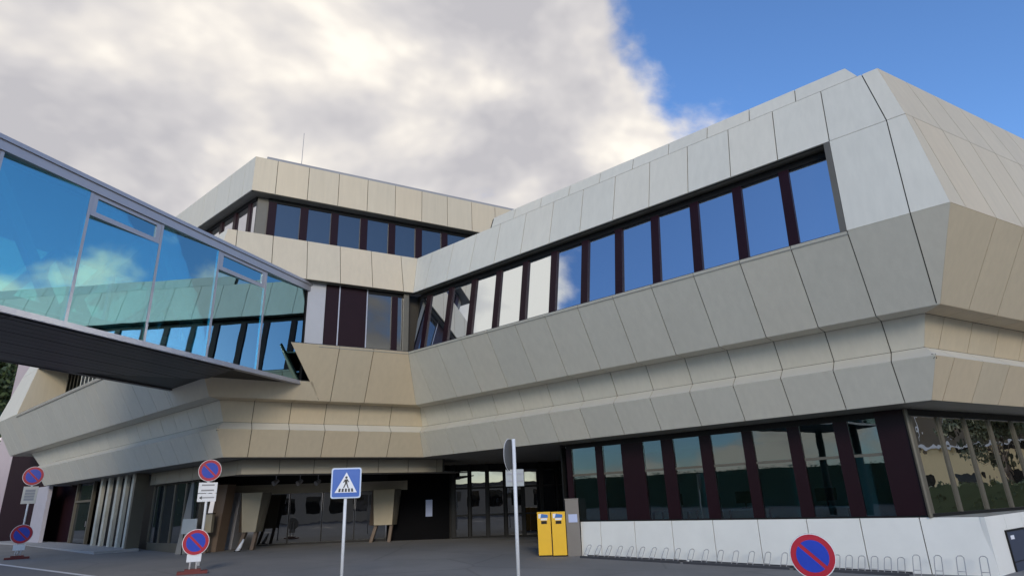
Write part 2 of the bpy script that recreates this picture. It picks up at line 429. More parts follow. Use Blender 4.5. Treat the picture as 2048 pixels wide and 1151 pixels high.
# head (underside of parapet band) and side jamb of each strip
def head(fr, edge, t0, t1, depth, nrm, thick=.04, m=M_SOFF):
    o, z = edge
    q = [fr.p(t0, o - .04, z - .004), fr.p(t1, o - .04, z - .004), fr.p(t1, o - depth, z + .02), fr.p(t0, o - depth, z + .02)]
    return prism('window_head', q, V((0, 0, thick)), m, OB)
def slope_n(fr, lo, hi):
    e = (fr.p(0, *hi) - fr.p(0, *lo)).normalized(); n = fr.d.cross(e).normalized()
    return n if n.dot(fr.n) > 0 else -n
WL, WH = (2.93, 6.93), (2.53, 9.42)
IA = .34
tA1 = ct(A, B, 2.6, 2.6) - .02
ribbon(A, WA0 + .14, tA1, WL, WH, R12(1.149, 2.6, tA1), .24, G_SKY, IA)
head(A, WTOP, WA0, rng(A, WTOP)[1], .75, None)
nn = slope_n(A, RIDGE, WTOP)
prism('window_jamb', [A.p(WA0 + .005, *RIDGE), A.p(WA0 + .005, *WTOP), A.p(WA0 + .005, *WTOP) - nn * .5, A.p(WA0 + .005, *RIDGE) - nn * .5], dA * .13, M_OLIVE, OB)
# sill tops behind the ridges
for fr, t0, t1 in ((A, WA0, rng(A, RIDGE)[1]), (B, 4.1, rng(B, RIDGE)[1])):
    prism('window_sill', [fr.p(t0, 2.97, 6.925), fr.p(t1, 2.97, 6.925), fr.p(t1, 2.2, 6.935), fr.p(t0, 2.2, 6.935)], V((0, 0, -.05)), M_SOFF, OB)
# centre wing, first floor: blank grey panel, maroon panels, two panes, corner post
WLB, WHB = (2.56, 6.93), (2.56, 9.42)
tB1 = ct(B, A, 2.3, 2.6)
ribbon(B, 5.92, tB1 - .16, WLB, WHB, [6.95], .24, G_DIM, IA)
nb = nB
def onB(t, s, d): a = B.p(t, *WLB); e = (B.p(t, *WHB) - a); return a + e * s - nb * d
prism('wall_panel', [onB(3.66, 0, IA), onB(4.36, 0, IA), onB(4.36, 1, IA), onB(3.66, 1, IA)], -nb * .06, plain('grey_wall_panel', (.40, .40, .42), .55, 0, .08, 2), OB)
for a_, b_ in ((4.38, 4.84), (4.88, 5.86)):
    prism('wall_panel', [onB(a_, 0, IA), onB(b_, 0, IA), onB(b_, 1, IA), onB(a_, 1, IA)], -nb * .05, M_MAR, OB)['label'] = 'dark maroon wall panel'
for t_ in (4.86, 5.89):
    prism('window_post', [onB(t_ - .02, 0, IA - .02), onB(t_ + .02, 0, IA - .02), onB(t_ + .02, 1, IA - .02), onB(t_ - .02, 1, IA - .02)], -nb * .06, M_ALU, OB)
prism('corner_post', [onB(tB1 - .15, 0, IA - .12), onB(tB1 + .06, 0, IA - .12), onB(tB1 + .06, 1, IA - .12), onB(tB1 - .15, 1, IA - .12)], -nb * .2, M_OLIVE, OB)
head(B, WTOP, 3.2, rng(B, WTOP)[1], .75, None)
# second floor (set back) on the centre wing and round the corner to the left wing
T0, T1 = (1.12, 13.22), (1.10, 14.70)
jB3 = R12(2.42, 0, 30)
tb_, tt_ = ct(B, D, 1.12), ct(B, D, 1.10)
band(B, T0, T1, (tb_, 19), (tt_, 19), jB3)
band(D, T0, T1, (ct(D, B, 1.12), 40), (ct(D, B, 1.10), 40), R12(21.6, 0, 60))
ribbon(B, ct(B, D, .75) + .42, 18.9, (1.0, 11.0), (1.0, 13.2), jB3, .30, G_DIM, .28)
G_LEFT = glass('pale_window_glass', .72, (.98, .98, 1.0), (.05, .05, .05))
ribbon(D, ct(D, B, .75) + .1, 39, (1.0, 11.0), (1.0, 13.2), R12(21.6, 0, 60), .22, G_LEFT, .28)
c0 = B.p(ct(B, D, .70), .70, 11.0)
MB().prism([c0, c0 + dB * .40, c0 + dB * .40 + V((0, 0, 2.15)), c0 + V((0, 0, 2.15))], -nB * .15).build('corner_post', M_OLIVE, OB)
prism('window_head', [B.p(tb_ + .05, 1.08, 13.21), B.p(19, 1.08, 13.21), B.p(19, .3, 13.22), B.p(tb_ + .4, .3, 13.22)], V((0, 0, .05)), M_SOFF, OB)
prism('window_head', [D.p(ct(D, B, 1.1) + .05, 1.08, 13.21), D.p(40, 1.08, 13.21), D.p(40, .3, 13.22), D.p(ct(D, B, .4), .3, 13.22)], V((0, 0, .05)), M_SOFF, OB)
# terrace floor between first-floor parapet and second-floor windows
prism('roof', [B.p(ct(B, D, 2.0), 2.0, 10.9), B.p(rng(B, BRK)[1] - .1, 2.0, 10.9), A.p(26, -6, 10.9), B.p(8, -10, 10.9), D.p(40, -2, 10.9), D.p(40, 2.0, 10.9)], V((0, 0, -.1)), M_ROOF, OB)
prism('roof', [B.p(tt_ + .1, 1.05, 14.62), B.p(19, 1.05, 14.62), B.p(19, -9, 14.62), D.p(40, -9, 14.62), D.p(40, 1.0, 14.62)], V((0, 0, -.3)), M_ROOF, OB)
# grey flashing rail along the roof edge
fl = MB(); t0 = 2.02
fl.prism([B.p(t0, .98, 14.71), B.p(18.9, .98, 14.71), B.p(18.9, .98, 14.86), B.p(t0, .98, 14.86)], -nB * .5)
fl.build('roof_flashing', M_ROOF, OB)
# ---- left wing loggia: louvres in a deep recess
lo_, hi_ = (1.15, 6.9), (1.15, 9.6)
prism('loggia_jamb', [D.p(40.78, 2.98, 6.95), D.p(40.78, 2.52, 9.42), D.p(40.78, 1.0, 9.42), D.p(40.78, 1.0, 6.95)], dA * .1, M_TAN, OB)
prism('loggia_floor', [D.p(22.9, 2.97, 6.91), D.p(41, 2.97, 6.91), D.p(41, .9, 6.91), D.p(22.9, .9, 6.91)], V((0, 0, -.08)), M_SOFF, OB)
prism('loggia_wall', [D.p(22.9, .9, 6.9), D.p(40.8, .9, 6.9), D.p(40.8, .9, 9.45), D.p(22.9, .9, 9.45)], -nA * .1, M_DARK, OB)
for k in range(28):
    t_ = 40.2 - .62 * k
    prism('louvre', [D.p(t_, 1.05, 6.92), D.p(t_ - .34, 1.3, 6.92), D.p(t_ - .34, 1.3, 9.42), D.p(t_, 1.05, 9.42)], -nA * .03, M_PLINTH if k > 3 else M_OLIVE, OB)
prism('end_wall', [D.p(DEND[BBOT], 2, 5.2), D.p(DEND[RIDGE], 3, 6.95), D.p(DEND[WTOP], 2.5, 9.4), D.p(43, 2.1, 11), D.p(43, -3, 11), D.p(45, -3, 5.2)], dA * -.06, M_PAN, OB)
prism('end_wall', [D.p(41.5, 1, 3.4), D.p(41.9, 1.5, 4.32), D.p(42.4, 1.17, 4.5), D.p(43.2, 1.5, 5.19), D.p(44, -1, 5.19), D.p(42, -1, 3.4)], dA * -.05, M_PAN, OB)

# ---- ground floor, right wing: plinth, glazed room
gA = lambda t: min(.53, max(-.17, .019 * (t - 12))) - .02
PT = .985
pj = [12.05, 11.3, 10.1, 8.88, 7.65, 6.42, 5.2, 3.99, 2.77, 1.58]
pl = MB().prism([A.p(1.62, -.06, -.3), A.p(12.05, -.06, -.3), A.p(12.05, -.06, PT - .01), A.p(1.62, -.06, PT - .01)], -nA * .1).build('plinth', M_BACK, OB)
for i in range(len(pj) - 1):
    a_, b_ = pj[i + 1] + .010, pj[i] - .010
    prism('plinth_panel', [A.p(a_, 0.04, gA(a_)), A.p(b_, 0.04, gA(b_)), A.p(b_, 0.0, PT), A.p(a_, 0.0, PT)], -nA * .09, M_PLINTH, pl)
# the plinth bends away past the corner
Q0 = A.p(1.57, 0.04, 0); Q1 = on_z(2049, 1022, PT); Q1.z = 0
dq = (Q1 - Q0).normalized(); nq = V((dq.y, -dq.x, 0))
if nq.dot(nA) < 0: nq = -nq
ends = [0, 1.25, 2.45, 3.65, 4.85, 6.05]
for i in range(5):
    a_, b_ = Q0 + dq * (ends[i] + .01), Q0 + dq * (ends[i + 1] - .01)
    prism('plinth_panel', [a_ + V((0, 0, -.6)), b_ + V((0, 0, -.6)), b_ + V((0, 0, PT)), a_ + V((0, 0, PT))], -nq * .09, M_PLINTH, pl)
# top of the plinth in front of the end windows
tp = [A.p(12.05, 0.0, PT), A.p(1.57, 0.0, PT), Q0 + dq * 6 + V((0, 0, PT)), C.p(22, -.3, PT), C.p(ct(C, A, -.25), -.25, PT), A.p(12.05, -.25, PT)]
mk('plinth_coping', [p + V((0, 0, .004)) for p in tp] , [tuple(range(6))], M_SOFF, OB)
# steel hatch set in the bent plinth
hp = on_pl(2010, 1063, nq, Q0.dot(nq)); hp2 = on_pl(2046, 1063, nq, Q0.dot(nq))
ha, hb = (hp - Q0).dot(dq), (hp2 - Q0).dot(dq)
hz = hp.z
M_NAVY = plain('navy_paint', (.045, .055, .085), .45, 0, .1, 4)
hd = prism('hatch_door', [Q0 + dq * ha + V((0, 0, -.5)) + nq * .03, Q0 + dq * hb + V((0, 0, -.5)) + nq * .03, Q0 + dq * hb + V((0, 0, hz)) + nq * .03, Q0 + dq * ha + V((0, 0, hz)) + nq * .03], -nq * .028, M_NAVY, OB)
hd['label'] = 'dark blue metal hatch door with a small white plate'
M_WHITE = plain('white_paper', (.78, .79, .82), .6)
prism('name_plate', [Q0 + dq * (ha + .16) + V((0, 0, hz - .16)) + nq * .036, Q0 + dq * (ha + .40) + V((0, 0, hz - .16)) + nq * .036, Q0 + dq * (ha + .40) + V((0, 0, hz - .08)) + nq * .036, Q0 + dq * (ha + .16) + V((0, 0, hz - .08)) + nq * .036], -nq * .004, M_WHITE, hd)
mbf = MB()
for u0, u1, z0_, z1_ in ((ha - .04, ha, -.5, hz + .04), (hb, hb + .04, -.5, hz + .04), (ha, hb, hz, hz + .04), (ha, hb, hz - .62, hz - .60)):
    mbf.prism([Q0 + dq * u0 + V((0, 0, z0_)) + nq * .035, Q0 + dq * u1 + V((0, 0, z0_)) + nq * .035, Q0 + dq * u1 + V((0, 0, z1_)) + nq * .035, Q0 + dq * u0 + V((0, 0, z1_)) + nq * .035], -nq * .03)
mbf.build('frame', M_DARK, hd)

WZ0, WZT, WZ1 = 1.03, 2.40, 3.34
gw = MB()
gw.prism([A.p(2.75, -.03, PT + .006), A.p(12.45, -.03, PT + .006), A.p(12.45, -.03, WZ0), A.p(2.75, -.03, WZ0)], -nA * .1)
gw.prism([A.p(2.75, -.03, 3.24), A.p(12.45, -.03, 3.24), A.p(12.45, -.03, 3.39), A.p(2.75, -.03, 3.39)], -nA * .1)
gwo = split2(gw, M_DARK); gwo['label'] = 'tall ground-floor window strip above white plinth'
gt = lambda x: on_pl(x, 960, nA, A.c - .02).dot(dA)
panes = [(gt(a_), gt(b_)) for a_, b_ in ((1146, 1195), (1209, 1248), (1292, 1330), (1354, 1409), (1432, 1497), (1518.5, 1591), (1617, 1688), (1718.5, 1777))]
edges = [12.45]
for a_, b_ in panes:
    # dark stretch before the pane
    wdt = edges[-1] - a_
    prism('mullion', [A.p(a_ + .004, 0.0, WZ0), A.p(edges[-1] - .004, 0.0, WZ0), A.p(edges[-1] - .004, 0.0, 3.236), A.p(a_ + .004, 0.0, 3.236)], -nA * .14, M_MAR if wdt > .16 else M_OLIVE, gwo)
    for z0_, z1_ in ((WZ0, WZT - .035), (WZT + .035, 3.236)):
        prism('pane', [A.p(b_, -.05, z0_), A.p(a_, -.05, z0_), A.p(a_, -.05, z1_), A.p(b_, -.05, z1_)], -nA * .015, G_ROOM, gwo)
    prism('transom', [A.p(b_ + .002, -.02, WZT - .033), A.p(a_ - .002, -.02, WZT - .033), A.p(a_ - .002, -.02, WZT + .033), A.p(b_ + .002, -.02, WZT + .033)], -nA * .08, M_OLIVE, gwo)
    edges.append(b_)
tcA = ct(A, C, 0.0)
prism('wall_panel', [A.p(tcA + .05, 0.0, WZ0), A.p(panes[-1][1] - .004, 0.0, WZ0), A.p(panes[-1][1] - .004, 0.0, 3.38), A.p(tcA + .05, 0.0, 3.38)], -nA * .14, M_MAR, OB)['label'] = 'dark maroon wall panel at the building corner'
MB().tube([A.p(tcA, .01, PT), A.p(tcA, .01, 3.39)], .05, 8).build('corner_post', M_OLIVE, OB)
# end face ground-floor windows
cw = MB(); tC0 = ct(C, A, 0) + .08
cw.prism([C.p(tC0, -.02, PT + .006), C.p(22, -.02, PT + .006), C.p(22, -.02, WZ0 + .03), C.p(tC0, -.02, WZ0 + .03)], -nB * .1)
cw.prism([C.p(tC0, -.02, 3.24), C.p(22, -.02, 3.24), C.p(22, -.02, 3.39), C.p(tC0, -.02, 3.39)], -nB * .1)
cwo = split2(cw, M_DARK); cwo['label'] = 'mirroring ground-floor window strip on the building end'
for k in range(7):
    a_ = tC0 + .12 + 1.2 * k
    prism('mullion', [C.p(a_ - .10, 0.0, WZ0 + .032), C.p(a_ - .005, 0.0, WZ0 + .032), C.p(a_ - .005, 0.0, 3.236), C.p(a_ - .10, 0.0, 3.236)], -nB * .12, M_OLIVE, cwo)
    prism('pane', [C.p(a_, -.04, WZ0 + .032), C.p(a_ + 1.09, -.04, WZ0 + .032), C.p(a_ + 1.09, -.04, 3.236), C.p(a_, -.04, 3.236)], -nB * .015, G_CEND, cwo)
# soffit strips between the lowest band and the ground-floor glass
prism('soffit', [A.p(rng(A, BOT)[0] + .03, .98, 3.405), A.p(12.5, .98, 3.405), A.p(12.5, -.2, 3.395), A.p(ct(A, C, -.2), -.2, 3.395)], V((0, 0, .05)), M_SOFF, OB)
prism('soffit', [C.p(rng(C, BOT)[0] + .03, .98, 3.405), C.p(CEND, .98, 3.405), C.p(CEND, -.2, 3.395), C.p(ct(C, A, -.2) + .02, -.2, 3.395)], V((0, 0, .05)), M_SOFF, OB)
# the room behind the glass
M_ROOMW = plain('room_wall', (.34, .42, .42), .7, 0, .1, 1)
M_ROOMF = plain('room_floor', (.10, .10, .10), .5)
prism('room_floor', [A.p(2.6, -.2, .5), A.p(12.6, -.2, .5), A.p(12.6, -6, .5), A.p(4, -6, .5)], V((0, 0, -.1)), M_ROOMF, OB)
prism('room_wall', [A.p(2.0, -5.5, .5), A.p(12.6, -5.5, .5), A.p(12.6, -5.5, 3.3), A.p(2.0, -5.5, 3.3)], -nA * .1, M_ROOMW, OB)
prism('room_wall', [A.p(12.55, -.3, .5), A.p(12.55, -5.5, .5), A.p(12.55, -5.5, 3.3), A.p(12.55, -.3, 3.3)], dA * .06, M_ROOMW, OB)
prism('room_wall', [A.p(2.9, -.3, .5), A.p(4.6, -5.5, .5), A.p(4.6, -5.5, 3.3), A.p(2.9, -.3, 3.3)], dA * -.06, M_ROOMW, OB)
for t_, o_, wd in ((4.0, -1.0, .55), (8.2, -1.4, .5), (6.2, -3.4, .5)):
    prism('partition', [A.p(t_ - wd / 2, o_, .5), A.p(t_ + wd / 2, o_, .5), A.p(t_ + wd / 2, o_, 2.45), A.p(t_ - wd / 2, o_, 2.45)], -nA * .05, plain('partition_teal', (.30, .44, .43), .5), OB)
prism('room_ceiling', [A.p(2.6, -.2, 3.3), A.p(12.6, -.2, 3.3), A.p(12.6, -6, 3.3), A.p(4, -6, 3.3)], V((0, 0, .05)), M_ROOMW, OB)
M_DESK = plain('desk_grey', (.35, .36, .37), .5)
def desk(t_, o_, where):
    c = A.p(t_, o_, 0); r = thing('office_desk', c + V((0, 0, .5)), 'grey office desk with monitor behind the ground-floor window, ' + where, 'desk', 'desks inside the ground-floor office')
    top = MB().box(c + V((0, 0, 1.20)), 1.3, .7, .04, dA).build('desk_top', M_DESK, r)
    for a_, b_ in ((-.58, -.3), (.58, -.3), (-.58, .3), (.58, .3)):
        MB().box(c + dA * a_ - nA * b_ + V((0, 0, .5)), .05, .05, .70, dA).build('leg', M_DARK, r)
    MB().box(c + V((0, 0, 1.24)) - nA * .1, .2, .16, .02, dA).box(c + V((0, 0, 1.26)) - nA * .1, .04, .04, .14, dA).build('monitor_stand', M_DARK, r)
    MB().box(c + V((0, 0, 1.38)) - nA * .08, .52, .03, .32, dA).build('monitor', M_DARK, r)
for t_, wh in ((5.0, 'nearest the building corner'), (7.2, 'middle of three'), (9.4, 'nearest the grey pier')): desk(t_, -1.3, wh)

# ---- undercroft and entrance
Pw = [V((-11.6, 28.35, 0)), V((-6.1, 29.55, 0)), V((-3.3, 30.05, 0)), V((3.6, 30.2, 0))]
ceil = [A.p(12.4, .97, 3.41), A.p(ct(A, B, .97), .97, 3.41), B.p(ct(B, D, .97), .97, 3.41), D.p(41, .97, 3.41), D.p(41, -6, 3.41), V((-8, 38, 3.41)), V((8, 36, 3.41)), A.p(12.4, -8, 3.41)]
prism('undercroft_ceiling', ceil, V((0, 0, .06)), M_CEIL, OB)
# set-back fascia under the lowest band
band(B, (.0, 2.90), (.0, 3.40), (ct(B, D, 0), ct(B, A, 0) + .5), (ct(B, D, 0), ct(B, A, 0) + .5), jB, m=M_FASC, name='fascia')
band(D, (.0, 2.90), (.0, 3.40), (ct(D, B, 0), 29.6), (ct(D, B, 0), 29.6), jD, m=M_FASC, name='fascia')
prism('undercroft_ceiling', [B.p(ct(B, D, -.06), -.06, 2.90), B.p(ct(B, A, 0) + .5, -.06, 2.90), B.p(12, -2.0, 2.95), B.p(2, -2.0, 2.95)], V((0, 0, .04)), M_CEIL, OB)
def wallseg(name, p0, p1, z0, z1, m, th=.08, off=0):
    d = (p1 - p0).normalized(); n = V((d.y, -d.x, 0))
    if n.y > 0: n = -n
    return prism(name, [p0 + n * off + V((0, 0, z0)), p1 + n * off + V((0, 0, z0)), p1 + n * off + V((0, 0, z1)), p0 + n * off + V((0, 0, z1))], -n * th, m, OB)
# beam over the dark glazing
wallseg('beam', V((-13.2, 27.9, 0)), V((-5.2, 29.7, 0)), 2.38, 2.78, M_FASC, .3, .12)
wallseg('undercroft_wall', V((-14, 27.9, 0)), V((-5.2, 29.9, 0)), 2.78, 3.42, M_DARK, .1, -.3)
# dark glazing, four panes
gl_ = wallseg('window', Pw[0], Pw[1], .15, .34, M_DARK, .12, .03); gl_['label'] = 'dark undercroft glazing between the tapered supports'
d_ = (Pw[1] - Pw[0]); n_ = V((d_.y, -d_.x, 0)).normalized()
for k in range(4):
    a_, b_ = Pw[0] + d_ * (k / 4 + .006), Pw[0] + d_ * ((k + 1) / 4 - .006)
    prism('pane', [a_ + V((0, 0, .342)), b_ + V((0, 0, .342)), b_ + V((0, 0, 2.4)), a_ + V((0, 0, 2.4))], -n_ * .03, G_DOOR, gl_)
    if k: 
        c_ = Pw[0] + d_ * (k / 4); prism('mullion', [c_ - d_ * .005 + V((0, 0, .342)), c_ + d_ * .005 + V((0, 0, .342)), c_ + d_ * .005 + V((0, 0, 2.4)), c_ - d_ * .005 + V((0, 0, 2.4))], -n_ * .05, M_DARK, gl_)
wallseg('undercroft_wall', Pw[1] + V((.02, 0, 0)), Pw[2], 0, 3.42, plain('black_wall', (.006, .006, .007), .8, spec=.04), .1)
# notice on the black wall
nt_ = on_pl(858, 1015, V((.176, -.984, 0)).normalized(), Pw[1].dot(V((.176, -.984, 0)).normalized()))
M_NOT = plain('notice_sheet', (.42, .48, .68), .6)
dd = (Pw[2] - Pw[1]).normalized(); nd = V((dd.y, -dd.x, 0))
cpt = nt_ + nd * .012
o = prism('wall_notice', [cpt + dd * a_ + V((0, 0, b_)) for a_, b_ in ((-.15, -.36), (.15, -.36), (.15, .36), (-.15, .36))], -nd * .008, M_NOT)
tag(o, 'narrow pale blue notice on the black wall beside the entrance doors', 'notice')
# entrance doors: posts, top lights, doors
dd2 = (Pw[3] - Pw[2]); Ld = dd2.length; dd2.normalize(); nd2 = V((dd2.y, -dd2.x, 0))
def ep(x): return (on_pl(x, 1040, nd2, Pw[2].dot(nd2)) - Pw[2]).dot(dd2)
ent = wallseg('entrance', Pw[2], Pw[3], .05, .22, M_DARK, .2, .05); ent['label'] = 'glazed entrance front with dark posts'
xs = [908, 940, 976, 1012, 1048, 1086, 1118, 1150]
us = [ep(x) for x in xs]
for i, u in enumerate(us):
    c_ = Pw[2] + dd2 * u; wd = .17 if i in (0, 2, 4, 5) else .09
    prism('post', [c_ - dd2 * wd / 2 + nd2 * .08 + V((0, 0, .22)), c_ + dd2 * wd / 2 + nd2 * .08 + V((0, 0, .22)), c_ + dd2 * wd / 2 + nd2 * .08 + V((0, 0, 3.40)), c_ - dd2 * wd / 2 + nd2 * .08 + V((0, 0, 3.40))], -nd2 * .2, M_DARK, ent)
    if i < len(us) - 1:
        a_, b_ = Pw[2] + dd2 * (u + .1), Pw[2] + dd2 * (us[i + 1] - .1)
        for z0_, z1_ in ((.24, 1.12), (1.18, 2.30), (2.38, 3.1)):
            prism('pane', [a_ + V((0, 0, z0_)), b_ + V((0, 0, z0_)), b_ + V((0, 0, z1_)), a_ + V((0, 0, z1_))], -nd2 * .03, G_DOOR, ent)
        for z_ in (1.15, 2.34):
            prism('rail', [a_ - dd2 * .02 + nd2 * .02 + V((0, 0, z_ - .03)), b_ + dd2 * .02 + nd2 * .02 + V((0, 0, z_ - .03)), b_ + dd2 * .02 + nd2 * .02 + V((0, 0, z_ + .04)), a_ - dd2 * .02 + nd2 * .02 + V((0, 0, z_ + .04))], -nd2 * .06, M_DARK, ent)
wallseg('undercroft_wall', Pw[2] + V((0, .3, 0)), Pw[3] + V((0, .3, 0)), 3.0, 3.42, M_DARK, .05)
wallseg('undercroft_wall', Pw[2] + V((-1.2, .25, 0)), Pw[3] + V((0, .25, 0)), 0, 3.4, M_DARK, .05)
# side wall between entrance and the office room
prism('undercroft_wall', [A.p(12.66, -.05, -.1), A.p(12.66, -9, -.1), A.p(12.66, -9, 3.4), A.p(12.66, -.05, 3.4)], dA * .05, M_DARK, OB)

# tapered supports of the undercroft
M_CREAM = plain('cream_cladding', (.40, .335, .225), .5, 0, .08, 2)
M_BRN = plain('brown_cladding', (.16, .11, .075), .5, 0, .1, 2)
def support(px, label, w0=.84, w1=.54, zt=2.40, zb=.92):
    p = on_pl(px, 1040, nB, B.c - 4.1)
    c = V((p.x, p.y, 0)); g0 = gz(c)
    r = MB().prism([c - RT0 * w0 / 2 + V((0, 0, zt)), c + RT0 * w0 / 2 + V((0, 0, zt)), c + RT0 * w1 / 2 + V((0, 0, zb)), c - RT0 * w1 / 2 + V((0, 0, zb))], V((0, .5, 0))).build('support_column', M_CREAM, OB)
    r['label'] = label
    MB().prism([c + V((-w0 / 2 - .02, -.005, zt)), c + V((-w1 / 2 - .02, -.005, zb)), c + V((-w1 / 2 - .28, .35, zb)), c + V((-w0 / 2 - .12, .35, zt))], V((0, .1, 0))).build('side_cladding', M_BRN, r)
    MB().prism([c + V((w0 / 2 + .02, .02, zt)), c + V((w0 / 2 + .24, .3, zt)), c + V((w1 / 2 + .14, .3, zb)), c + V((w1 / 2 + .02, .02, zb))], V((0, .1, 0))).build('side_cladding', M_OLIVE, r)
    for s in (-1, 1):
        MB().bar(c + V((s * w1 * .42, .25, zb)), c + V((s * (w1 * .5) - .16, .25, g0)), .13, .2, (1, 0, 0)).build('leg', M_BRN, r)
    return r
support(499, 'cream tapered support left of the dark glazing')
support(766, 'cream tapered support right of the dark glazing', .95, .80)
# leaning piers at the left
def lean(x0, y0, x1, y1, w_, m, o_=-3.2, lab=None):
    top = on_pl(x0, y0, nB, B.c + o_); bt = on_pl(x1, y1, nB, B.c + o_); bt.z = gz(bt)
    ob = MB().prism([top - RT0 * w_ / 2, top + RT0 * w_ / 2, bt + RT0 * w_ / 2, bt - RT0 * w_ / 2], V((.12, .5, 0))).build('leaning_pier', m, OB)
    if lab: ob['label'] = lab
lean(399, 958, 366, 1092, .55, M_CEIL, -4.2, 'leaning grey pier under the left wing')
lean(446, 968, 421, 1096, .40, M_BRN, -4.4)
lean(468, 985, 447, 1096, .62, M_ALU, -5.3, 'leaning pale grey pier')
lean(822, 975, 838, 1080, .28, M_CEIL, -4.6)
for x in (552, 600, 636):     # spotlights hung under the ceiling
    p = on_pl(x, 962, nB, B.c - 2.6)
    r = thing('spotlight', (p.x, p.y, p.z - .1), {552: 'leftmost of three small spotlights under the undercroft ceiling', 600: 'middle one of three small spotlights under the undercroft ceiling', 636: 'rightmost of three small spotlights, beside the crossing sign'}[x], 'spotlight', 'spotlights under the undercroft')
    MB().tube([p + V((-.06, -.10, -.08)), p + V((.06, .08, .04))], [.10, .06], 10).build('lamp_head', M_ALU, r)
    MB().tube([p + V((0, 0, 0)), V((p.x, p.y, 3.41))], .015, 6).build('stem', M_ALU, r)

# ---- left wing ground floor
def dt(x, y=1030, o_=0.0): return on_pl(x, y, nA, D.c + o_).dot(dA)
fo = .35
for k, x in enumerate((194, 209, 226, 242, 257)):
    t_ = dt(x, 1020, fo); g0 = gA(t_) + .02
    M_FIN = M_OLIVE
    f_ = prism('fin', [D.p(t_ - .14, fo, g0), D.p(t_ + .14, fo, g0), D.p(t_ + .14, fo, 3.42), D.p(t_ - .14, fo, 3.42)], -nA * .14, plain('fin_concrete', (.52, .50, .42), .6, 0, .3, 2.5) if k == 0 else bpy.data.materials['fin_concrete'], OB)
ft0, ft1 = dt(262, 1020, fo) - .3, dt(190, 1020, fo) + .4
prism('undercroft_wall', [D.p(ft0, -.4, .2), D.p(ft1 + 6, -.4, .2), D.p(ft1 + 6, -.4, 4.2), D.p(ft0, -.4, 4.2)], -nA * .1, M_DARK, OB)
MB().bar(D.p(ft0 - .05, fo - .1, .25), D.p(ft0 - .05, fo - .1, 3.42), .2, .5, dA).build('post', M_OLIVE, OB)
# door frame left of the fins, then dark recess and grey pier
tl0, tl1 = dt(178, 1040, 0), dt(146, 1040, 0)
dw = MB()
for t_ in (tl0, tl1): dw.bar(D.p(t_, 0, .3), D.p(t_, 0, 3.42), .14, .14, dA)
dw.bar(D.p(tl0, 0, 2.5), D.p(tl1, 0, 2.5), .1, .12, (0, 0, 1))
dwo = dw.build('door_frame', M_OLIVE, OB)
for z0_, z1_ in ((.35, 2.44), (2.56, 3.4)):
    prism('pane', [D.p(tl0 + .08, -.03, z0_), D.p(tl1 - .08, -.03, z0_), D.p(tl1 - .08, -.03, z1_), D.p(tl0 + .08, -.03, z1_)], -nA * .02, G_DIM, dwo)
MB().bar(D.p(tl0 + .25, .06, 1.3), D.p(tl0 + .25, .06, 1.55), .03, .03, dA).build('handle', M_ALU, dwo)
prism('undercroft_wall', [D.p(tl1 + .05, -.36, .3), D.p(47, -.36, .3), D.p(47, -.36, 4.2), D.p(tl1 + .05, -.36, 4.2)], -nA * .02, M_MARM, OB)
tg0, tg1 = dt(87, 1030, .7), dt(64, 1030, .7)
M_LIL = plain('pale_lilac_panel', (.44, .42, .46), .4, 0, .12, 2)
prism('pier', [D.p(tg0, .7, .45), D.p(tg1, .7, .45), D.p(tg1, .7, 3.42), D.p(tg0, .7, 3.42)], -nA * .18, M_LIL, OB)['label'] = 'pale grey wall pier at the left end'
# glazing right of the fins
tgl0, tgl1 = dt(392, 1020, -.3), ft0 - .2
dg = MB(); dg.prism([D.p(tgl0, -.28, .2), D.p(tgl1, -.28, .2), D.p(tgl1, -.28, .62), D.p(tgl0, -.28, .62)], -nA * .1)
dg.prism([D.p(tgl0, -.28, 2.86), D.p(tgl1, -.28, 2.86), D.p(tgl1, -.28, 3.4), D.p(tgl0, -.28, 3.4)], -nA * .1)
dgo = split2(dg, M_OLIVE)
nseg = 4
for k in range(nseg):
    a_ = tgl0 + (tgl1 - tgl0) * k / nseg; b_ = tgl0 + (tgl1 - tgl0) * (k + 1) / nseg
    prism('pane', [D.p(a_ + .05, -.32, .62), D.p(b_ - .05, -.32, .62), D.p(b_ - .05, -.32, 2.86), D.p(a_ + .05, -.32, 2.86)], -nA * .02, G_DIM, dgo)
    prism('mullion', [D.p(b_ - .05, -.27, .622), D.p(b_ + .05, -.27, .622), D.p(b_ + .05, -.27, 2.858), D.p(b_ - .05, -.27, 2.858)], -nA * .1, M_OLIVE, dgo)
# maroon wall and tall pinkish fin wall at the far left end
M_PINK = plain('pink_grey_panel', (.46, .36, .38), .35, .1, .12, 1)
pa = on_pl(27, 905, nA, D.c + .55).dot(dA); pb = on_pl(0, 888, nA, D.c + .55).dot(dA)
prism('end_wall', [D.p(tg1 - .5, .55, .3), D.p(pa, .55, .3), D.p(pa, .55, 9), D.p(tg1 - .5, .55, 5.1)], -nA * .1, M_MARM, OB)['label'] = 'dark maroon wall at the far left end'
prism('end_wall', [D.p(pa + .01, .55, .3), D.p(pb, .55, .3), D.p(pb, .55, 13), D.p(pa + .01, .55, 13)], -nA * .6, M_PINK, OB)['label'] = 'tall pinkish grey wall slab at the far left'

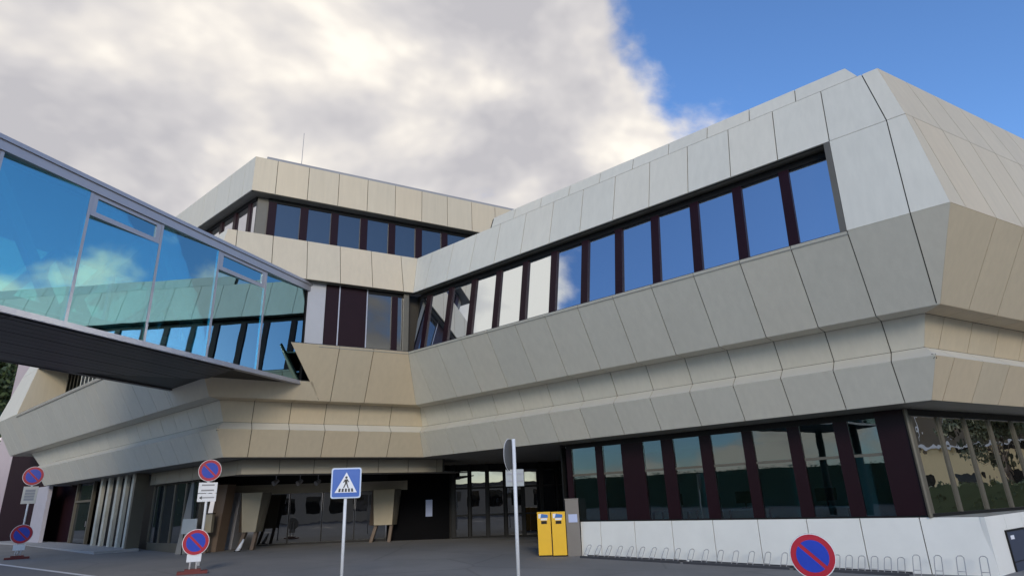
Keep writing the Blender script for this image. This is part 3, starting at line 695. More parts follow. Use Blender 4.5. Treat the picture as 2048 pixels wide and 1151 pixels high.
# ================================================================== glazed footbridge
BR = thing('footbridge', dE * 4 + nE * -16 + V((0, 0, 5.6)), 'glazed footbridge with teal mirror panes and dark slatted underside', 'footbridge')
SR, SL, ZB, ZT = -13.84, -18.15, 5.70, 9.40
S0, S1 = -11.0, 17.0
def bp(s, sd_, z): return dE * s + nE * sd_ + V((0, 0, z))
def endS(sd_, o_):   # where a line of the bridge meets the centre wing at an offset
    p = bp(0, sd_, 0); return (B.c + o_ - p.dot(nB)) / dE.dot(nB)
def endD(sd_, o_):
    p = bp(0, sd_, 0); return (D.c + o_ - p.dot(nA)) / dE.dot(nA)
eR, eL = endS(SR, 2.2), endD(SL, 2.2)
MB().prism([bp(S0, SR + .10, 9.08), bp(eR + .35, SR + .10, 9.08), bp(eR + .35, SR + .10, 9.30), bp(S0, SR + .10, 9.30)], -nE * .35).build('top_beam', M_ALU, BR)
MB().prism([bp(S0, SR + .14, 9.30), bp(eR + .35, SR + .14, 9.30), bp(eR + .35, SR + .14, 9.40), bp(S0, SR + .14, 9.40)], -nE * .5).build('coping', M_ALU, BR)
MB().prism([bp(S0, SR + .08, 5.70), bp(eR - .02, SR + .08, 5.70), bp(eR - .02, SR + .08, 5.83), bp(S0, SR + .08, 5.83)], -nE * .2).build('bottom_rail', M_ALU, BR)
MB().prism([bp(S0, SL - .08, 5.70), bp(eL - .05, SL - .08, 5.70), bp(eL - .05, SL - .08, 9.4), bp(S0, SL - .08, 9.4)][:2] + [bp(eL - .05, SL - .08, 5.85), bp(S0, SL - .08, 5.85)], nE * .2).build('bottom_rail', M_BSOFF, BR)
MB().prism([bp(S0, SL - .1, 9.05), bp(eL + .5, SL - .1, 9.05), bp(eL + .5, SL - .1, 9.4), bp(S0, SL - .1, 9.4)], nE * .4).build('top_beam', M_ALU, BR)
MB().prism([bp(S0, SL, 9.32), bp(S0, SR, 9.32), bp(eR + .3, SR, 9.32), bp(eL + .6, SL, 9.32)], V((0, 0, .05))).build('roof', M_ROOF, BR)
MB().prism([bp(S0, SL + .05, 9.0), bp(S0, SR - .3, 9.0), bp(eR + .2, SR - .3, 9.0), bp(eL + .5, SL + .05, 9.0)], V((0, 0, .05))).build('ceiling', M_TRUSS, BR)
MB().prism([bp(S0, SL + .1, 5.96), bp(S0, SR - .12, 5.96), bp(eR - .15, SR - .12, 5.96), bp(eL - .2, SL + .1, 5.96)], V((0, 0, -.12))).build('floor', M_BSOFF, BR)
mull = [s for s in range(-11, 18, 2)]
for s in mull:
    if s < eR - .3:
        MB().prism([bp(s - .035, SR + .06, 5.832), bp(s + .035, SR + .06, 5.832), bp(s + .035, SR + .06, 9.078), bp(s - .035, SR + .06, 9.078)], -nE * .16).build('mullion', M_ALU, BR)
    if s < eL - .3:
        MB().prism([bp(s - .035, SL - .06, 5.86), bp(s + .035, SL - .06, 5.86), bp(s + .035, SL - .06, 9.04), bp(s - .035, SL - .06, 9.04)], nE * .16).build('mullion', M_ALU, BR)
TW = math.tan(rad(3.3))            # panes are set slightly askew in their bays, like shingles
def bpane(s0, s1, z0, z1, sd_=SR):
    k = (s1 - s0) / 2 * TW * (1 if sd_ == SR else 0)
    return prism('pane', [bp(s0, sd_ - k, z0), bp(s1, sd_ + k, z0), bp(s1, sd_ + k, z1), bp(s0, sd_ - k, z1)], -nE * .02, G_BR, BR)
for s in mull:
    s1 = min(s + 2, eR - .06)
    if s1 - s < .3: continue
    if (s - 9) % 4 == 0:                                  # bays with a hopper vent at the top
        bpane(s + .037, s1 - .037, 5.834, 8.50)
        vf = MB()
        for z0_, z1_, a_, b_ in ((8.50, 8.62, s + .04, s1 - .04), (8.98, 9.076, s + .04, s1 - .04), (8.62, 8.98, s + .04, s + .17), (8.62, 8.98, s1 - .17, s1 - .04)):
            vf.prism([bp(a_, SR + .05, z0_), bp(b_, SR + .05, z0_), bp(b_, SR + .05, z1_), bp(a_, SR + .05, z1_)], -nE * .1)
        vo_ = vf.build('vent_frame', M_ALU, BR)
        prism('pane', [bp(s + .172, SR + .01, 8.622), bp(s1 - .172, SR + .01, 8.622), bp(s1 - .172, SR + .01, 8.978), bp(s + .172, SR + .01, 8.978)], -nE * .02, G_BR, vo_)
    else:
        bpane(s + .037, s1 - .037, 5.834, 9.076)
    s1 = min(s + 2, eL - .1)
    if s1 - s > .3: bpane(s + .037, s1 - .037, 5.86, 9.04, SL)
# end frame against the wing
MB().bar(bp(eR - .02, SR - .02, 5.72), bp(eR - .02, SR - .02, 9.07), .08, .12, dE).build('end_frame', M_DARK, BR)
# soffit slats running along the bridge, in two lengths
nsl = 13; wsl = (SR - SL) / nsl
def eAt(sd_): return min(endS(sd_, 2.28), endD(sd_, 2.28))
sfb = prism('soffit', [bp(S0, SL, 5.74), bp(S0, SR, 5.74), bp(eR - .1, SR, 5.74), bp(min(endS(-15.5, 2.2), endD(-15.5, 2.2)) - .1, -15.5, 5.74), bp(eL - .1, SL, 5.74)], V((0, 0, .05)), M_DARK, BR)
for k in range(nsl):
    a_, b_ = SL + wsl * k + .012, SL + wsl * (k + 1) - .012
    for s0_, s1a, s1b in ((S0, -4.02, -4.02), (-4, 1.98, 1.98), (2, 7.98, 7.98), (8, None, None)):
        ea = eAt(a_) if s1a is None else s1a; eb = eAt(b_) if s1b is None else s1b
        prism('soffit_slat', [bp(s0_, a_, 5.70 - .002 * (k % 3)), bp(s0_, b_, 5.70 - .002 * (k % 3)), bp(eb, b_, 5.70 - .002 * (k % 3)), bp(ea, a_, 5.70 - .002 * (k % 3))], V((0, 0, .03)), M_BSOFF, sfb)
# trusses inside both long sides
for sd_ in (SR - .32, SL + .4):
    for i, s in enumerate(range(-11, 17, 4)):
        top = min(s + 2, 16.2)
        MB().bar(bp(s, sd_, 6.0), bp(top, sd_, 8.98), .22, .22, nE).build('truss_diagonal', M_TRUSS, BR)
        if s + 4 < 16.5: MB().bar(bp(top, sd_, 8.98), bp(s + 4, sd_, 6.0), .22, .22, nE).build('truss_diagonal', M_TRUSS, BR)
    MB().bar(bp(S0, sd_, 6.08), bp(15, sd_, 6.08), .22, .22, nE).build('truss_chord', M_TRUSS, BR)
# far support outside the picture
for sd_ in (SR - .8, SL + .8):
    p = bp(-9, sd_, 0); MB().tube([V((p.x, p.y, gz(p))), V((p.x, p.y, 5.72))], .25, 14).build('support_column', M_DARK, BR)

# ================================================================== antenna on the roof
p = on_pl(604, 318, nB, B.c - 2.0); p0 = V((p.x, p.y, 14.62))
an = thing('antenna', p0, 'thin lightning rod mast standing on the centre roof', 'antenna')
MB().tube([p0, V((p.x, p.y, 18.2))], [.018, .010], 6).build('rod', M_ROOF, an)
MB().box(p0, .3, .3, .08).build('base', M_ROOF, an)

# ================================================================== signs
M_RED = plain('sign_red', (.42, .012, .03), .35, 0, .12, 6)
M_BLUE = plain('sign_blue', (.012, .045, .42), .35, 0, .12, 6)
M_BLUE2 = plain('crossing_blue', (.01, .10, .42), .35, 0, .06, 5)
M_SWHITE = plain('sign_white', (.75, .76, .78), .4, 0, .06, 5)
M_POLE = plain('pole_white', (.72, .73, .74), .4, 0, .05, 4)
M_SBACK = plain('sign_back_grey', (.42, .43, .42), .4, .4, .1, 5)
M_BLACK = plain('sign_black', (.02, .02, .02), .5)
M_GREYTXT = plain('faded_print', (.28, .28, .29), .6)
M_RBASE = plain('red_rubber_base', (.16, .03, .025), .7, 0, .2, 5)
def basis(f):
    f = V((f[0], f[1], 0)).normalized(); r = V((0, 0, 1)).cross(f); return f, r   # facing, right as the viewer... (seen from the front)
def disc_pts(c, r, rx, n=40, s=1.0): return [c + rx * (math.cos(2 * math.pi * i / n) * r * s) + V((0, 0, math.sin(2 * math.pi * i / n) * r)) for i in range(n)]
def no_parking(parent, c, r, face, tilt=0.0):
    f, rx = basis(face)
    d = prism('sign_disc', disc_pts(c, r, rx), -f * .025, M_SBACK, parent)
    prism('rim', disc_pts(c + f * .004, r * .99, rx), -f * .003, M_SWHITE, d)
    prism('red_ring', disc_pts(c + f * .008, r * .955, rx), -f * .003, M_RED, d)
    # two blue halves left and right of the red diagonal (upper left to lower right)
    ri, hb = r * .71, r * .085
    th0 = math.asin(hb / ri)
    for sgn in (1, -1):
        pts = []
        for i in range(21):
            a_ = th0 + (math.pi - 2 * th0) * i / 20
            x_, y_ = math.cos(a_) * ri, math.sin(a_) * ri * sgn
            ca, sa = math.cos(rad(-45)), math.sin(rad(-45))
            pts.append(c + f * .012 + rx * (x_ * ca - y_ * sa) + V((0, 0, x_ * sa + y_ * ca)))
        prism('blue_field', pts, -f * .003, M_BLUE, d)
    return d
def plate(parent, c, w_, h_, face, m=M_SWHITE, name='plate', lines=0, arrow=False):
    f, rx = basis(face)
    q = [c + rx * a_ * w_ / 2 + V((0, 0, b_ * h_ / 2)) for a_, b_ in ((-1, -1), (1, -1), (1, 1), (-1, 1))]
    p = prism(name, q, -f * .015, m, parent)
    for i in range(lines):
        z_ = h_ * (.25 - .5 * i / max(1, lines - 1)) if lines > 1 else 0
        q = [c + f * .004 + rx * (a_ * w_ * .34 + (.06 * w_ if arrow else 0)) + V((0, 0, z_ + b_ * h_ * .07)) for a_, b_ in ((-1, -1), (1, -1), (1, 1), (-1, 1))]
        prism('print', q, -f * .003, M_GREYTXT, p)
    if arrow:
        q = [c + f * .004 - rx * w_ * .42, c + f * .004 - rx * w_ * .26 + V((0, 0, h_ * .22)), c + f * .004 - rx * w_ * .26 - V((0, 0, h_ * .22))]
        prism('arrow', q, -f * .003, M_BLACK, p)
    return p
def tocam(p): return (CAM - p).normalized()
def at_size(x, y, px_w, size):     # standard sign size -> distance
    return CAM + ray(x, y) * (size * FPX / px_w)
SZ = .68
# tall left pole
lz = (gh(33, 1117) - CAM).dot(FWD) + 1.7
c1 = CAM + ray(68, 951) * lz; b1 = V((c1.x, c1.y, 0)); b1.z = gz(b1)
t = thing('parking_sign', b1, 'tall leftmost no-parking sign with pale plate under its disc', 'road sign', 'no-parking signs')
f1 = (-c1.x - 9, -c1.y, 0)
fu = V((f1[0], f1[1], 0)).normalized()
MB().tube([b1, V((c1.x, c1.y, c1.z + .3))], .035, 10).build('pole', M_POLE, t, True)
R1 = 36 / FPX * lz / 2
no_parking(t, c1 + fu * .06, R1, f1)
plate(t, V((c1.x, c1.y, c1.z - R1 * 2.0)) + fu * .05, R1 * 1.35, R1 * 1.8, f1, plain('plate_beige', (.52, .50, .44), .5, 0, .1, 6), 'plate', 4)
# low left sign on rubber base
def low_sign(gx, gy, label, face=None, hc=.86):
    b = gh(gx, gy); r = thing('portable_parking_sign', b, label, 'road sign', 'portable no-parking signs')
    f = V((-b.x, -b.y, 0)).normalized() if face is None else V(face).normalized()
    c = b + V((0, 0, hc))
    base = MB().box(b, .75, .38, .07, V((f.y, -f.x, 0))); base.box(b + V((0, 0, .07)), .4, .24, .05, V((f.y, -f.x, 0)))
    base.build('base', M_RBASE, r)
    rx = V((0, 0, 1)).cross(f)
    for s in (-1, 1): MB().tube([b + rx * .08 * s + V((0, 0, .1)), c + rx * .08 * s + V((0, 0, .1))], .025, 8).build('post', M_POLE, r, True)
    no_parking(r, c + f * .06, SZ / 2, f)
    plate(r, b + f * .05 + V((0, 0, .40)), .36, .20, f)
    return r
low_sign(33, 1117, 'low leftmost no-parking disc on a red rubber base')
low_sign(384, 1146, 'low no-parking disc on red base in front of the tall pole sign', None, .80)
# second tall pole
c2 = at_size(420, 940, 42, SZ); b2 = V((c2.x, c2.y, 0)); b2.z = gz(b2)
t = thing('parking_sign', b2, 'tall no-parking sign with two white plates left of the crossing sign', 'road sign', 'no-parking signs')
f2 = V((-c2.x, -c2.y, 0)).normalized()
MB().tube([b2, V((c2.x, c2.y, c2.z + .3))], .04, 10).build('pole', M_POLE, t, True)
no_parking(t, c2 + f2 * .06, SZ / 2, f2)
plate(t, V((c2.x, c2.y, c2.z - .53)) + f2 * .05, .54, .32, f2, lines=2)
plate(t, V((c2.x, c2.y, c2.z - .83)) + f2 * .05, .54, .24, f2, lines=1, arrow=True)
# pedestrian crossing sign
SP = .64
c3 = at_size(692.5, 965, 58, SP); b3 = V((c3.x, c3.y, 0)); b3.z = gz(b3)
t = thing('crossing_sign', b3, 'blue square pedestrian crossing sign with white triangle on a white pole', 'road sign')
f3 = V((-c3.x - .4, -c3.y, 0)).normalized(); r3 = V((0, 0, 1)).cross(f3)
MB().tube([b3, V((c3.x, c3.y, c3.z + .28))], .035, 12).build('pole', M_POLE, t, True)
cc = c3 + f3 * .05
def s3(x, z, dpt=0): return cc + r3 * x + V((0, 0, z)) + f3 * dpt
def rrect(h, r, dpt, n=6):
    pts = []
    for cx, cz, a0 in ((h - r, h - r, 0), (-h + r, h - r, 90), (-h + r, -h + r, 180), (h - r, -h + r, 270)):
        for i in range(n + 1):
            a_ = rad(a0 + 90 * i / n); pts.append(s3(cx + math.cos(a_) * r, cz + math.sin(a_) * r, dpt))
    return pts
sq = prism('sign_plate', rrect(SP / 2, .05, 0), -f3 * .025, M_SBACK, t)
prism('border', rrect(SP / 2 - .003, .05, .004), -f3 * .003, plain('border_pale', (.50, .60, .76), .4), sq)
prism('blue_field', rrect(SP / 2 - .03, .035, .008), -f3 * .003, M_BLUE2, sq)
prism('triangle', [s3(-.235, -.20, .012), s3(.235, -.20, .012), s3(0, .225, .012)], -f3 * .003, M_SWHITE, sq)
for k in range(5):
    x_ = -.145 + .0725 * k; prism('stripe', [s3(x_ - .022 + .012 * (k - 2) * -.3, -.185, .016), s3(x_ + .022 + .012 * (k - 2) * -.3, -.185, .016), s3(x_ * .88 + .020, -.115, .016), s3(x_ * .88 - .020, -.115, .016)], -f3 * .003, M_BLACK, sq)
fig = MB()
def fb_(pts): fig.prism([s3(x_, z_, .017) for x_, z_ in pts], -f3 * .003)
fb_([(.0 + .026 * math.cos(a_ * math.pi / 5), .115 + .026 * math.sin(a_ * math.pi / 5)) for a_ in range(10)])
fb_([(-.035, .075), (.03, .082), (.024, -.01), (-.022, -.01)])
fb_([(-.022, -.008), (.006, -.008), (-.040, -.105), (-.062, -.098)])
fb_([(-.002, -.008), (.024, -.008), (.058, -.102), (.036, -.108)])
fb_([(-.034, .070), (-.018, .050), (-.052, .005), (-.066, .014)])
fb_([(.028, .076), (.020, .052), (.050, .012), (.064, .022)])
fig.build('walking_figure', M_BLACK, sq)
# sign seen from behind, almost edge on
c4 = at_size(1028, 908, 62, .66); 
b4 = V((c4.x, c4.y, 0)); b4.z = gz(b4)
t = thing('edge_on_sign', b4, 'grey round sign seen edge-on with square plate on a white pole', 'road sign')
MB().tube([b4, V((c4.x, c4.y, c4.z + .32))], .038, 12).build('pole', M_POLE, t, True)
vdir = V((c4.x, c4.y, 0)).normalized(); side = V((-vdir.y, vdir.x, 0))
f4 = (side * .93 + vdir * .36).normalized(); r4 = V((0, 0, 1)).cross(f4)
cc4 = V((c4.x, c4.y, c4.z)) + vdir * .06 - r4 * 0
dk = prism('sign_disc', disc_pts(c4 + vdir * .10 + side * .09, .33, r4), -f4 * .022, plain('dark_sign_back', (.10, .10, .10), .5), t)
prism('rim', disc_pts(c4 + vdir * .10 + side * .09 + f4 * .006, .345, r4), -f4 * .005, M_SWHITE, dk)
q4 = V((c4.x, c4.y, c4.z - .47)) + vdir * .06
f5 = (vdir * .9 + side * .3).normalized(); r5 = V((0, 0, 1)).cross(f5)
pk = prism('plate', [q4 + r5 * a_ + V((0, 0, b_)) for a_, b_ in ((-.20, -.17), (.20, -.17), (.20, .17), (-.20, .17))], f5 * .015, M_SBACK, t)
for z_ in (-.06, .08): prism('clamp', [q4 - f5 * .012 + r5 * a_ + V((0, 0, b_ + z_)) for a_, b_ in ((-.17, -.015), (.17, -.015), (.17, .015), (-.17, .015))], f5 * .01, M_ALU, pk)
# large foreground disc at lower right
c6 = at_size(1625, 1110, 84, SZ); b6 = V((c6.x, c6.y, 0)); b6.z = gz(b6)
t = thing('portable_parking_sign', b6, 'large foreground no-parking disc in front of the white plinth', 'road sign', 'portable no-parking signs')
f6 = V((-c6.x * 1.0 - 0.0, -c6.y, 0)).normalized(); r6 = V((0, 0, 1)).cross(f6)
MB().box(b6, .75, .38, .07, r6).box(b6 + V((0, 0, .07)), .4, .24, .05, r6).build('base', M_RBASE, t)
for s in (-1, 1): MB().tube([b6 + r6 * .08 * s + V((0, 0, .1)), c6 + r6 * .08 * s], .025, 8).build('post', M_POLE, t, True)
dsk = no_parking(t, c6 + f6 * .06, SZ / 2, f6)

# ================================================================== post boxes, pier, racks
M_YEL = plain('post_yellow', (.78, .45, .010), .4, 0, .06, 5)
M_BOXB = plain('post_blue', (.02, .14, .42), .4)
for k, (x0, x1) in enumerate(((1078, 1105), (1107, 1135))):
    pm_ = gh((x0 + x1) / 2, 1112); 
    f = V((-pm_.x + -.6, -pm_.y, 0)).normalized(); rx = V((0, 0, 1)).cross(f)
    w_ = (x1 - x0) / FPX * (pm_ - CAM).dot(FWD) * .99
    r = thing('post_box', pm_, ('left of two yellow post boxes beside the entrance', 'right one of two yellow post boxes, next to the grey pier')[k], 'post box', 'yellow post boxes')
    c = pm_ - f * .18
    MB().box(c + V((0, 0, .04)), w_, .36, 1.24, rx).build('body', M_YEL, r)
    MB().box(c, w_ - .06, .30, .04, rx).build('foot', M_DARK, r)
    MB().prism([c + rx * a_ + f * .184 + V((0, 0, b_)) for a_, b_ in ((-.11, 1.13), (.13, 1.13), (.13, 1.22), (-.07, 1.25))], -f * .006).build('blue_emblem', M_BOXB, r)
    MB().prism([c + rx * a_ + f * .184 + V((0, 0, b_)) for a_, b_ in ((-.17, 1.12), (-.115, 1.12), (-.075, 1.25), (-.17, 1.25))], -f * .006).build('white_emblem', M_SWHITE, r)
    MB().prism([c + rx * a_ + f * .184 + V((0, 0, b_)) for a_, b_ in ((-.10, 1.06), (.10, 1.06), (.10, 1.118), (-.10, 1.118))], -f * .006).build('label_plate', M_SWHITE, r)
    MB().prism([c + rx * a_ + f * .190 + V((0, 0, b_)) for a_, b_ in ((-.09, .95), (.09, .95), (.09, 1.04), (-.09, 1.04))], -f * .012).build('slot', M_DARK, r)
    MB().box(c + V((0, 0, 1.28)), w_ + .012, .38, .025, rx).build('lid', M_YEL, r)
pp = gh(1150, 1111); f = V((-pp.x - .5, -pp.y, 0)).normalized(); rx = V((0, 0, 1)).cross(f)
r = thing('grey_pier', pp, 'slim grey metal pier with a white notice beside yellow post boxes', 'pier')
M_PIER = plain('pier_brown_grey', (.17, .155, .14), .5, .2, .12, 4)
w_ = 27 / FPX * (pp - CAM).dot(FWD)
MB().box(pp - f * .2, w_, .4, 1.66, rx).build('body', M_PIER, r)
MB().prism([pp + rx * a_ + f * .008 + V((0, 0, b_)) for a_, b_ in ((-.13, .98), (.15, .98), (.15, 1.22), (-.13, 1.22))], -f * .006).build('notice', M_NOT, r)
MB().box(pp - f * .2 + V((0, 0, 1.66)), w_ + .03, .43, .03, rx).build('cap', M_PIER, r)

M_RACK = plain('rack_steel', (.34, .34, .35), .45, .3, .1, 6)
M_RUB = plain('rack_rail_dark', (.05, .05, .055), .5)
def rack(t0, t1, n, hgt, label, rail=True, dz=0.0, leanv=.12):
    c = A.p((t0 + t1) / 2, .42, 0); c.z = gA(c.dot(dA)) + .02
    r = thing('bicycle_rack', c, label, 'bicycle rack', 'bicycle racks along the plinth')
    def g(t_, o_): p = A.p(t_, o_, 0); p.z = gA(t_) + .02; return p
    if rail:
        MB().bar(g(t0 + .15, .62) + V((0, 0, .03)), g(t1 - .15, .62) + V((0, 0, .03)), .06, .05, (0, 0, 1)).build('rail', M_RUB, r)
        MB().bar(g(t0 + .15, .24) + V((0, 0, .03)), g(t1 - .15, .24) + V((0, 0, .03)), .05, .05, (0, 0, 1)).build('rail', M_RUB, r)
    me = None
    for i in range(n):
        t_ = t0 + (t1 - t0) * i / (n - 1)
        if me is None:
            h = MB(); hw = .07
            for s in (-1, 1):
                base = [V((s * hw, .20, 0)), V((s * hw, .02, hgt * .55)), V((s * hw * .95, -.10, hgt * .92)), V((s * hw * .5, -.13, hgt)), V((0, -.135, hgt * 1.01))]
                h.tube([dA * b.x + nA * b.y + V((0, 0, b.z)) for b in base], .009, 6)
            h.tube([dA * -hw + nA * .10 + V((0, 0, hgt * .30)), dA * hw + nA * .10 + V((0, 0, hgt * .30))], .007, 5)
            ho = h.build('hoop', M_RACK, None, True); me = ho.data
        else:
            ho = bpy.data.objects.new('hoop', me); COL.objects.link(ho)
        ho.parent = r; ho.location = g(t_, .42) - c
    return r
rack(11.55, 8.6, 9, .34, 'bicycle rack with nine thin hoops nearest the grey pier')
rack(8.2, 5.75, 7, .34, 'middle bicycle rack standing left of the foreground disc')
rack(5.35, 3.25, 9, .34, 'bicycle rack with dark rail right of the foreground disc')
rack(2.95, 1.75, 4, .40, 'short bicycle rack near the blue hatch door at right', False)

# small things under the left wing
pw = gh(474, 1102)
r = thing('white_bollard', pw, 'small white tilted marker post by the left tapered support', 'bollard')
MB().tube([pw, pw + V((.10, .0, .18)), pw + V((.22, 0, .44))], [.085, .07, .03], 10).build('post', M_SWHITE, r, True)
MB().tube([pw, pw + V((0, 0, .03))], .12, 12).build('base', M_DARK, r)
pb_ = on_pl(416, 1046, nB, B.c - 3.9)
r = thing('wall_cabinet', V((pb_.x, pb_.y, gz(pb_))), 'small cream cabinet on a post behind the tall no-parking sign', 'cabinet')
MB().box(pb_ + V((0, 0, -.32)), .36, .2, .66).build('body', M_CREAM, r)
MB().box(pb_ + V((0, 0, .34)), .40, .24, .04).build('lid', M_DARK, r)
MB().box(V((pb_.x, pb_.y, gz(pb_))), .1, .1, pb_.z - .32 - gz(pb_)).build('post', M_BRN, r)
pn_ = on_pl(379, 1052, nB, B.c - 3.6)
r = thing('notice_board', V((pn_.x, pn_.y, gz(pn_))), 'small grey notice board on legs behind the low no-parking disc', 'notice board')
MB().box(pn_ + V((0, 0, -.25)), .55, .05, .52).build('board', M_SBACK, r)
for s in (-1, 1): MB().tube([V((pn_.x + .2 * s, pn_.y + .04, gz(pn_))), V((pn_.x + .2 * s, pn_.y + .04, pn_.z - .2))], .02, 6).build('leg', M_DARK, r)

# ================================================================== road edge and pavements
M_LINE = plain('road_paint', (.62, .63, .66), .6, 0, .2, 5)
M_KERB = plain('kerb_concrete', (.33, .33, .33), .8, 0, .15, 5, .1)
M_ROAD = plain('road_asphalt', (.13, .135, .15), .85, 0, .18, 9, .1)
a_, b_ = gh(0, 1127), gh(205, 1153)
dl = (b_ - a_).normalized(); nl = V((dl.y, -dl.x, 0))
if nl.dot(-a_) < 0: nl = -nl
flat('road', [a_ - dl * 11, b_ + dl * 3, b_ + dl * 3 + nl * 7, a_ - dl * 11 + nl * 7], .006, M_ROAD, 'structure')
for o_, k in ((0, 0),):
    flat('road_line', [a_ - dl * 11, b_ + dl * 3, b_ + dl * 3 + nl * .16, a_ - dl * 11 + nl * .16], .011, M_LINE, 'structure')
q = [D.p(29.5, .1, 0), D.p(47, .1, 0), D.p(47, 1.7, 0), D.p(29.5, 1.7, 0)]
vs, fs = [], []
for p in q: p.z = gz(p)
kb = prism('pavement', [p + V((0, 0, .10)) for p in q], V((0, 0, -.2)), M_KERB, kind='structure')

# ================================================================== vegetation
def leaf_mat(name, c0, c1):
    m, t, b = mat(name)
    g = t.nodes.new('ShaderNodeNewGeometry')
    L(t, mixc(t, g.outputs['Random Per Island'], c0, c1), b.inputs['Base Color'])
    b.inputs['Roughness'].default_value = .6
    return m
M_LEAF = leaf_mat('leaves', (.020, .035, .012), (.07, .10, .03))
M_LEAF2 = leaf_mat('leaves_pale', (.05, .07, .03), (.12, .13, .07))
M_BARK = plain('bark', (.09, .07, .055), .9, 0, .3, 6)
def crown(rnd, cz, rx, rz, n, leaf):
    vs, fs = [], []
    cl = []
    for _ in range(26 if n < 20000 else 70):
        u = V((rnd.gauss(0, 1), rnd.gauss(0, 1), rnd.gauss(0, 1))).normalized() * (rnd.random() ** .45)
        cl.append((V((u.x * rx, u.y * rx, cz + u.z * rz)), rnd.uniform(.18, .36) * rx))
    for i in range(n):
        c, r = cl[rnd.randrange(len(cl))]
        u = V((rnd.gauss(0, 1), rnd.gauss(0, 1), rnd.gauss(0, 1))).normalized() * r * (rnd.random() ** .4)
        p = c + u
        a = V((rnd.gauss(0, 1), rnd.gauss(0, 1), rnd.gauss(0, .6))).normalized(); b = a.cross(V((rnd.gauss(0, 1), rnd.gauss(0, 1), rnd.gauss(0, 1)))).normalized()
        s = leaf * rnd.uniform(.6, 1.4); k = len(vs)
        vs += [p - a * s, p + b * s * .5, p + a * s, p - b * s * .5]; fs.append((k, k + 1, k + 2, k + 3))
    return vs, fs
def tree_meshes(seed, h, rx, n, leaf):
    rnd = random.Random(seed)
    vs, fs = crown(rnd, h * .64, rx, h * .36, n, leaf)
    tb = MB(); tb.tube([V((0, 0, -.2)), V((.1, .05, h * .3)), V((0, .1, h * .6)), V((.1, 0, h * .9))], [h * .028, h * .022, h * .014, h * .004], 8)
    for i in range(7):
        a_ = i * 2.4; z0_ = h * (.3 + .06 * i)
        tb.tube([V((.05, .05, z0_)), V((math.cos(a_) * rx * .4, math.sin(a_) * rx * .4, z0_ + h * .12)), V((math.cos(a_) * rx * .75, math.sin(a_) * rx * .75, z0_ + h * .2))], [h * .011, h * .007, h * .003], 6)
    return (vs, fs), tb
def tree(loc, tm, label, group, lm, first=[None]):
    (vs, fs), tb = tm
    r = thing('tree', loc, label, 'tree', group)
    if 'cm' not in TM.get(id(tm), {}):
        c_ = mk('crown', vs, fs, lm); t_ = tb.build('trunk', M_BARK, None, True)
        TM[id(tm)] = {'cm': c_.data, 'tm': t_.data}
    else:
        c_ = bpy.data.objects.new('crown', TM[id(tm)]['cm']); t_ = bpy.data.objects.new('trunk', TM[id(tm)]['tm'])
        COL.objects.link(c_); COL.objects.link(t_)
    c_.parent = r; t_.parent = r
    return r
TM = {}
tmA = tree_meshes(3, 13, 4.2, 9000, .22)
tmB = tree_meshes(8, 9, 3.0, 5000, .20)
tmC = tree_meshes(12, 13, 4.6, 26000, .20)
pt = on_pl(-6, 800, FWD, 66); tsc = (pt.z - .5) / (13 * .60); pt.z = .5
tr_ = tree(pt, tmC, 'dark leafy tree beyond the far left end of the building', None, M_LEAF)
tr_.scale = (tsc * .75, tsc * .75, tsc); print('tree scale', tsc)

# ================================================================== surroundings that the windows mirror
# wooded slope to the south-east
M_HILL = plain('wooded_slope', (.030, .042, .020), .9, 0, .5, .08)
vs, fs = [], []
rnd = random.Random(5); na, nr = 40, 8
for i in range(na + 1):
    az_ = rad(96 + 74 * i / na); env = math.sin(math.pi * i / na) ** .6
    for j in range(nr + 1):
        rr = 130 + 130 * j / nr; hh = 24 * env * math.sin(math.pi / 2 * min(1, j / (nr * .7))) * (1 + .10 * math.sin(i * .9) + .06 * rnd.random())
        vs.append(V((math.sin(az_) * rr, math.cos(az_) * rr, -.5 + hh)))
for i in range(na):
    for j in range(nr):
        a_ = i * (nr + 1) + j; fs.append((a_, a_ + 1, a_ + nr + 2, a_ + nr + 1))
mk('hill', vs, fs, M_HILL, None, True, kind='structure')
M_BEIGE = plain('beige_render', (.86, .68, .38), .7, 0, .1, .8)
M_WREND = plain('white_render', (.62, .62, .60), .7, 0, .1, .8)
def block(name, label, c, ux, w_, dp, h_, m, rows, cols, roofm=M_ROOF):
    r = thing(name, c, label, 'building')
    uy = V((0, 0, 1)).cross(ux)
    MB().box(c - V((0, 0, .3)), w_, dp, h_ + .3, ux).build('wall', m, r)
    MB().box(c + V((0, 0, h_)), w_ + .6, dp + .6, .35, ux).build('roof', roofm, r)
    me = None
    for side_ in (-1,):
        for i in range(rows):
            for j in range(cols):
                p = c + ux * (-w_ / 2 + w_ * (j + .5) / cols) + uy * side_ * (dp / 2 + .02) + V((0, 0, h_ * (i + .3) / rows))
                if me is None:
                    b = MB(); b.prism([ux * (sx * w_ / cols * .28) + V((0, 0, sz)) for sx, sz in ((-1, 0), (1, 0), (1, h_ / rows * .5), (-1, h_ / rows * .5))], -uy * side_ * .1)
                    o = b.build('window', G_DOOR, None); me = o.data
                else:
                    o = bpy.data.objects.new('window', me); COL.objects.link(o)
                o.parent = r; o.location = p - c
    return r
block('neighbour_building', 'cream rendered building mirrored in the end windows at right', V((62, 24, -.17)), V((0, -1, 0)), 44, 12, 10, M_BEIGE, 3, 12)
nb_ = [o for o in bpy.data.objects if o.name == 'neighbour_building'][0]
bc = V((62, 24, -.17))
us_ = MB().box(bc + V((-6.06, 0, 4.9)), 43.6, .3, 4.6, V((0, -1, 0))).build('upper_storey', plain('brown_cladding_far', (.13, .105, .075), .6, 0, .2, .7), nb_)
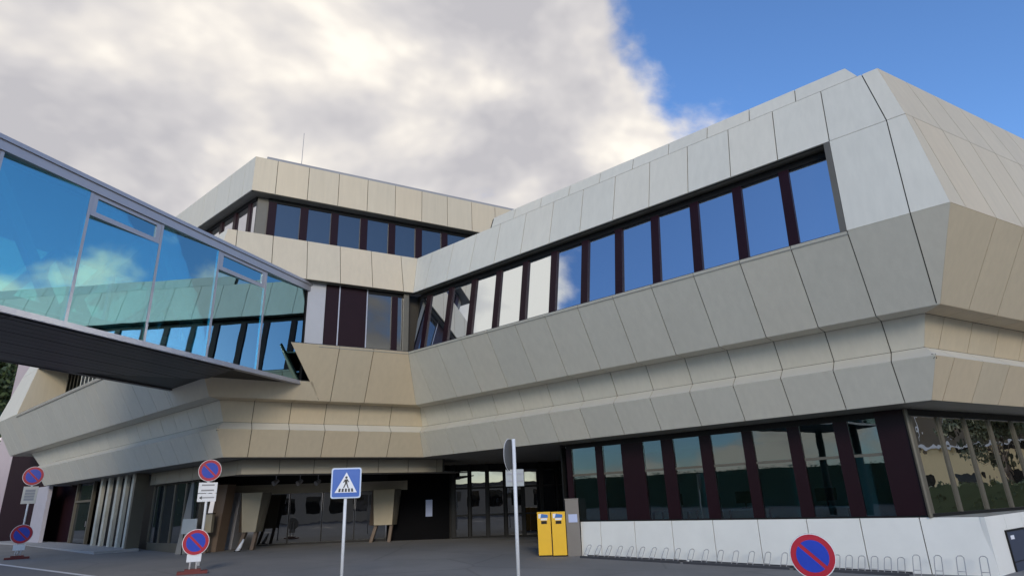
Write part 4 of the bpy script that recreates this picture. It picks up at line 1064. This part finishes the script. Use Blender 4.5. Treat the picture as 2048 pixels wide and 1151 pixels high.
for k in range(24):
    y_ = 24 - 21 + 42 * k / 23
    MB().box(V((62 - 6.27, y_, 5.2)), .14, .12, 3.6, V((0, -1, 0))).build('window_frame', M_SWHITE, us_)
MB().box(bc + V((-6.3, 0, 4.75)), 43.8, .25, .22, V((0, -1, 0))).build('string_course', M_SWHITE, us_)
block('low_building', 'low white building mirrored in the entrance glazing', V((8, -48, -.17)), V((-1, 0, 0)), 70, 12, 4.6, M_WREND, 1, 20)
for i, (x, y, tm) in enumerate(((47, 20, tmB), (45, 29, tmB), (49, 38, tmB), (30, -38, tmB), (10, -39, tmA), (-12, -38, tmB))):
    tree(V((x, y, -.17)), tm, 'leafy tree mirrored in the end windows at right' if x > 40 else 'leafy tree mirrored in the entrance glazing', 'trees mirrored in the end windows' if x > 40 else 'trees mirrored in the entrance glazing', M_LEAF2)
# clipped hedges
def hedge(p0, p1, h_, th, label, seed):
    rnd = random.Random(seed); r = thing('hedge', (p0 + p1) / 2, label, 'hedge', 'hedges mirrored in the glazing')
    d = p1 - p0; ln = d.length; d.normalize(); n = V((-d.y, d.x, 0)); c = (p0 + p1) / 2
    core = MB().box(V((0, 0, 0)), ln, th * .8, h_ * .93, d).build('core', M_LEAF, r)
    core.parent = r; core.matrix_parent_inverse = Matrix.Identity(4)
    vs, fs = [], []
    for i in range(int(ln * 130)):
        p = d * rnd.uniform(-ln / 2, ln / 2) + n * rnd.uniform(-th / 2, th / 2) + V((0, 0, rnd.uniform(0, h_)))
        a = V((rnd.gauss(0, 1), rnd.gauss(0, 1), rnd.gauss(0, 1))).normalized(); b = a.orthogonal().normalized(); k = len(vs); s = .14
        vs += [p - a * s, p + b * s * .6, p + a * s, p - b * s * .6]; fs.append((k, k + 1, k + 2, k + 3))
    o = mk('foliage', vs, fs, M_LEAF); o.parent = r
hedge(V((36, 12, -.17)), V((36, 42, -.17)), 1.9, 1.4, 'clipped hedge mirrored low in the end windows', 3)
hedge(V((-64, 14, .4)), V((-64, 56, .5)), 6.0, 2.0, 'tall unseen hedge added to darken the left-wing ground-floor glazing', 6)  # added out of view: keeps bright sky out of the left-wing panes
hedge(V((-78, 30, .1)), V((-18, -44, -.1)), 4.4, 2.0, 'tall unseen hedge added to darken the long ground-floor windows low down', 4)  # added out of view so the lower panes mirror dark, not pale horizon
bpy.context.view_layer.update()
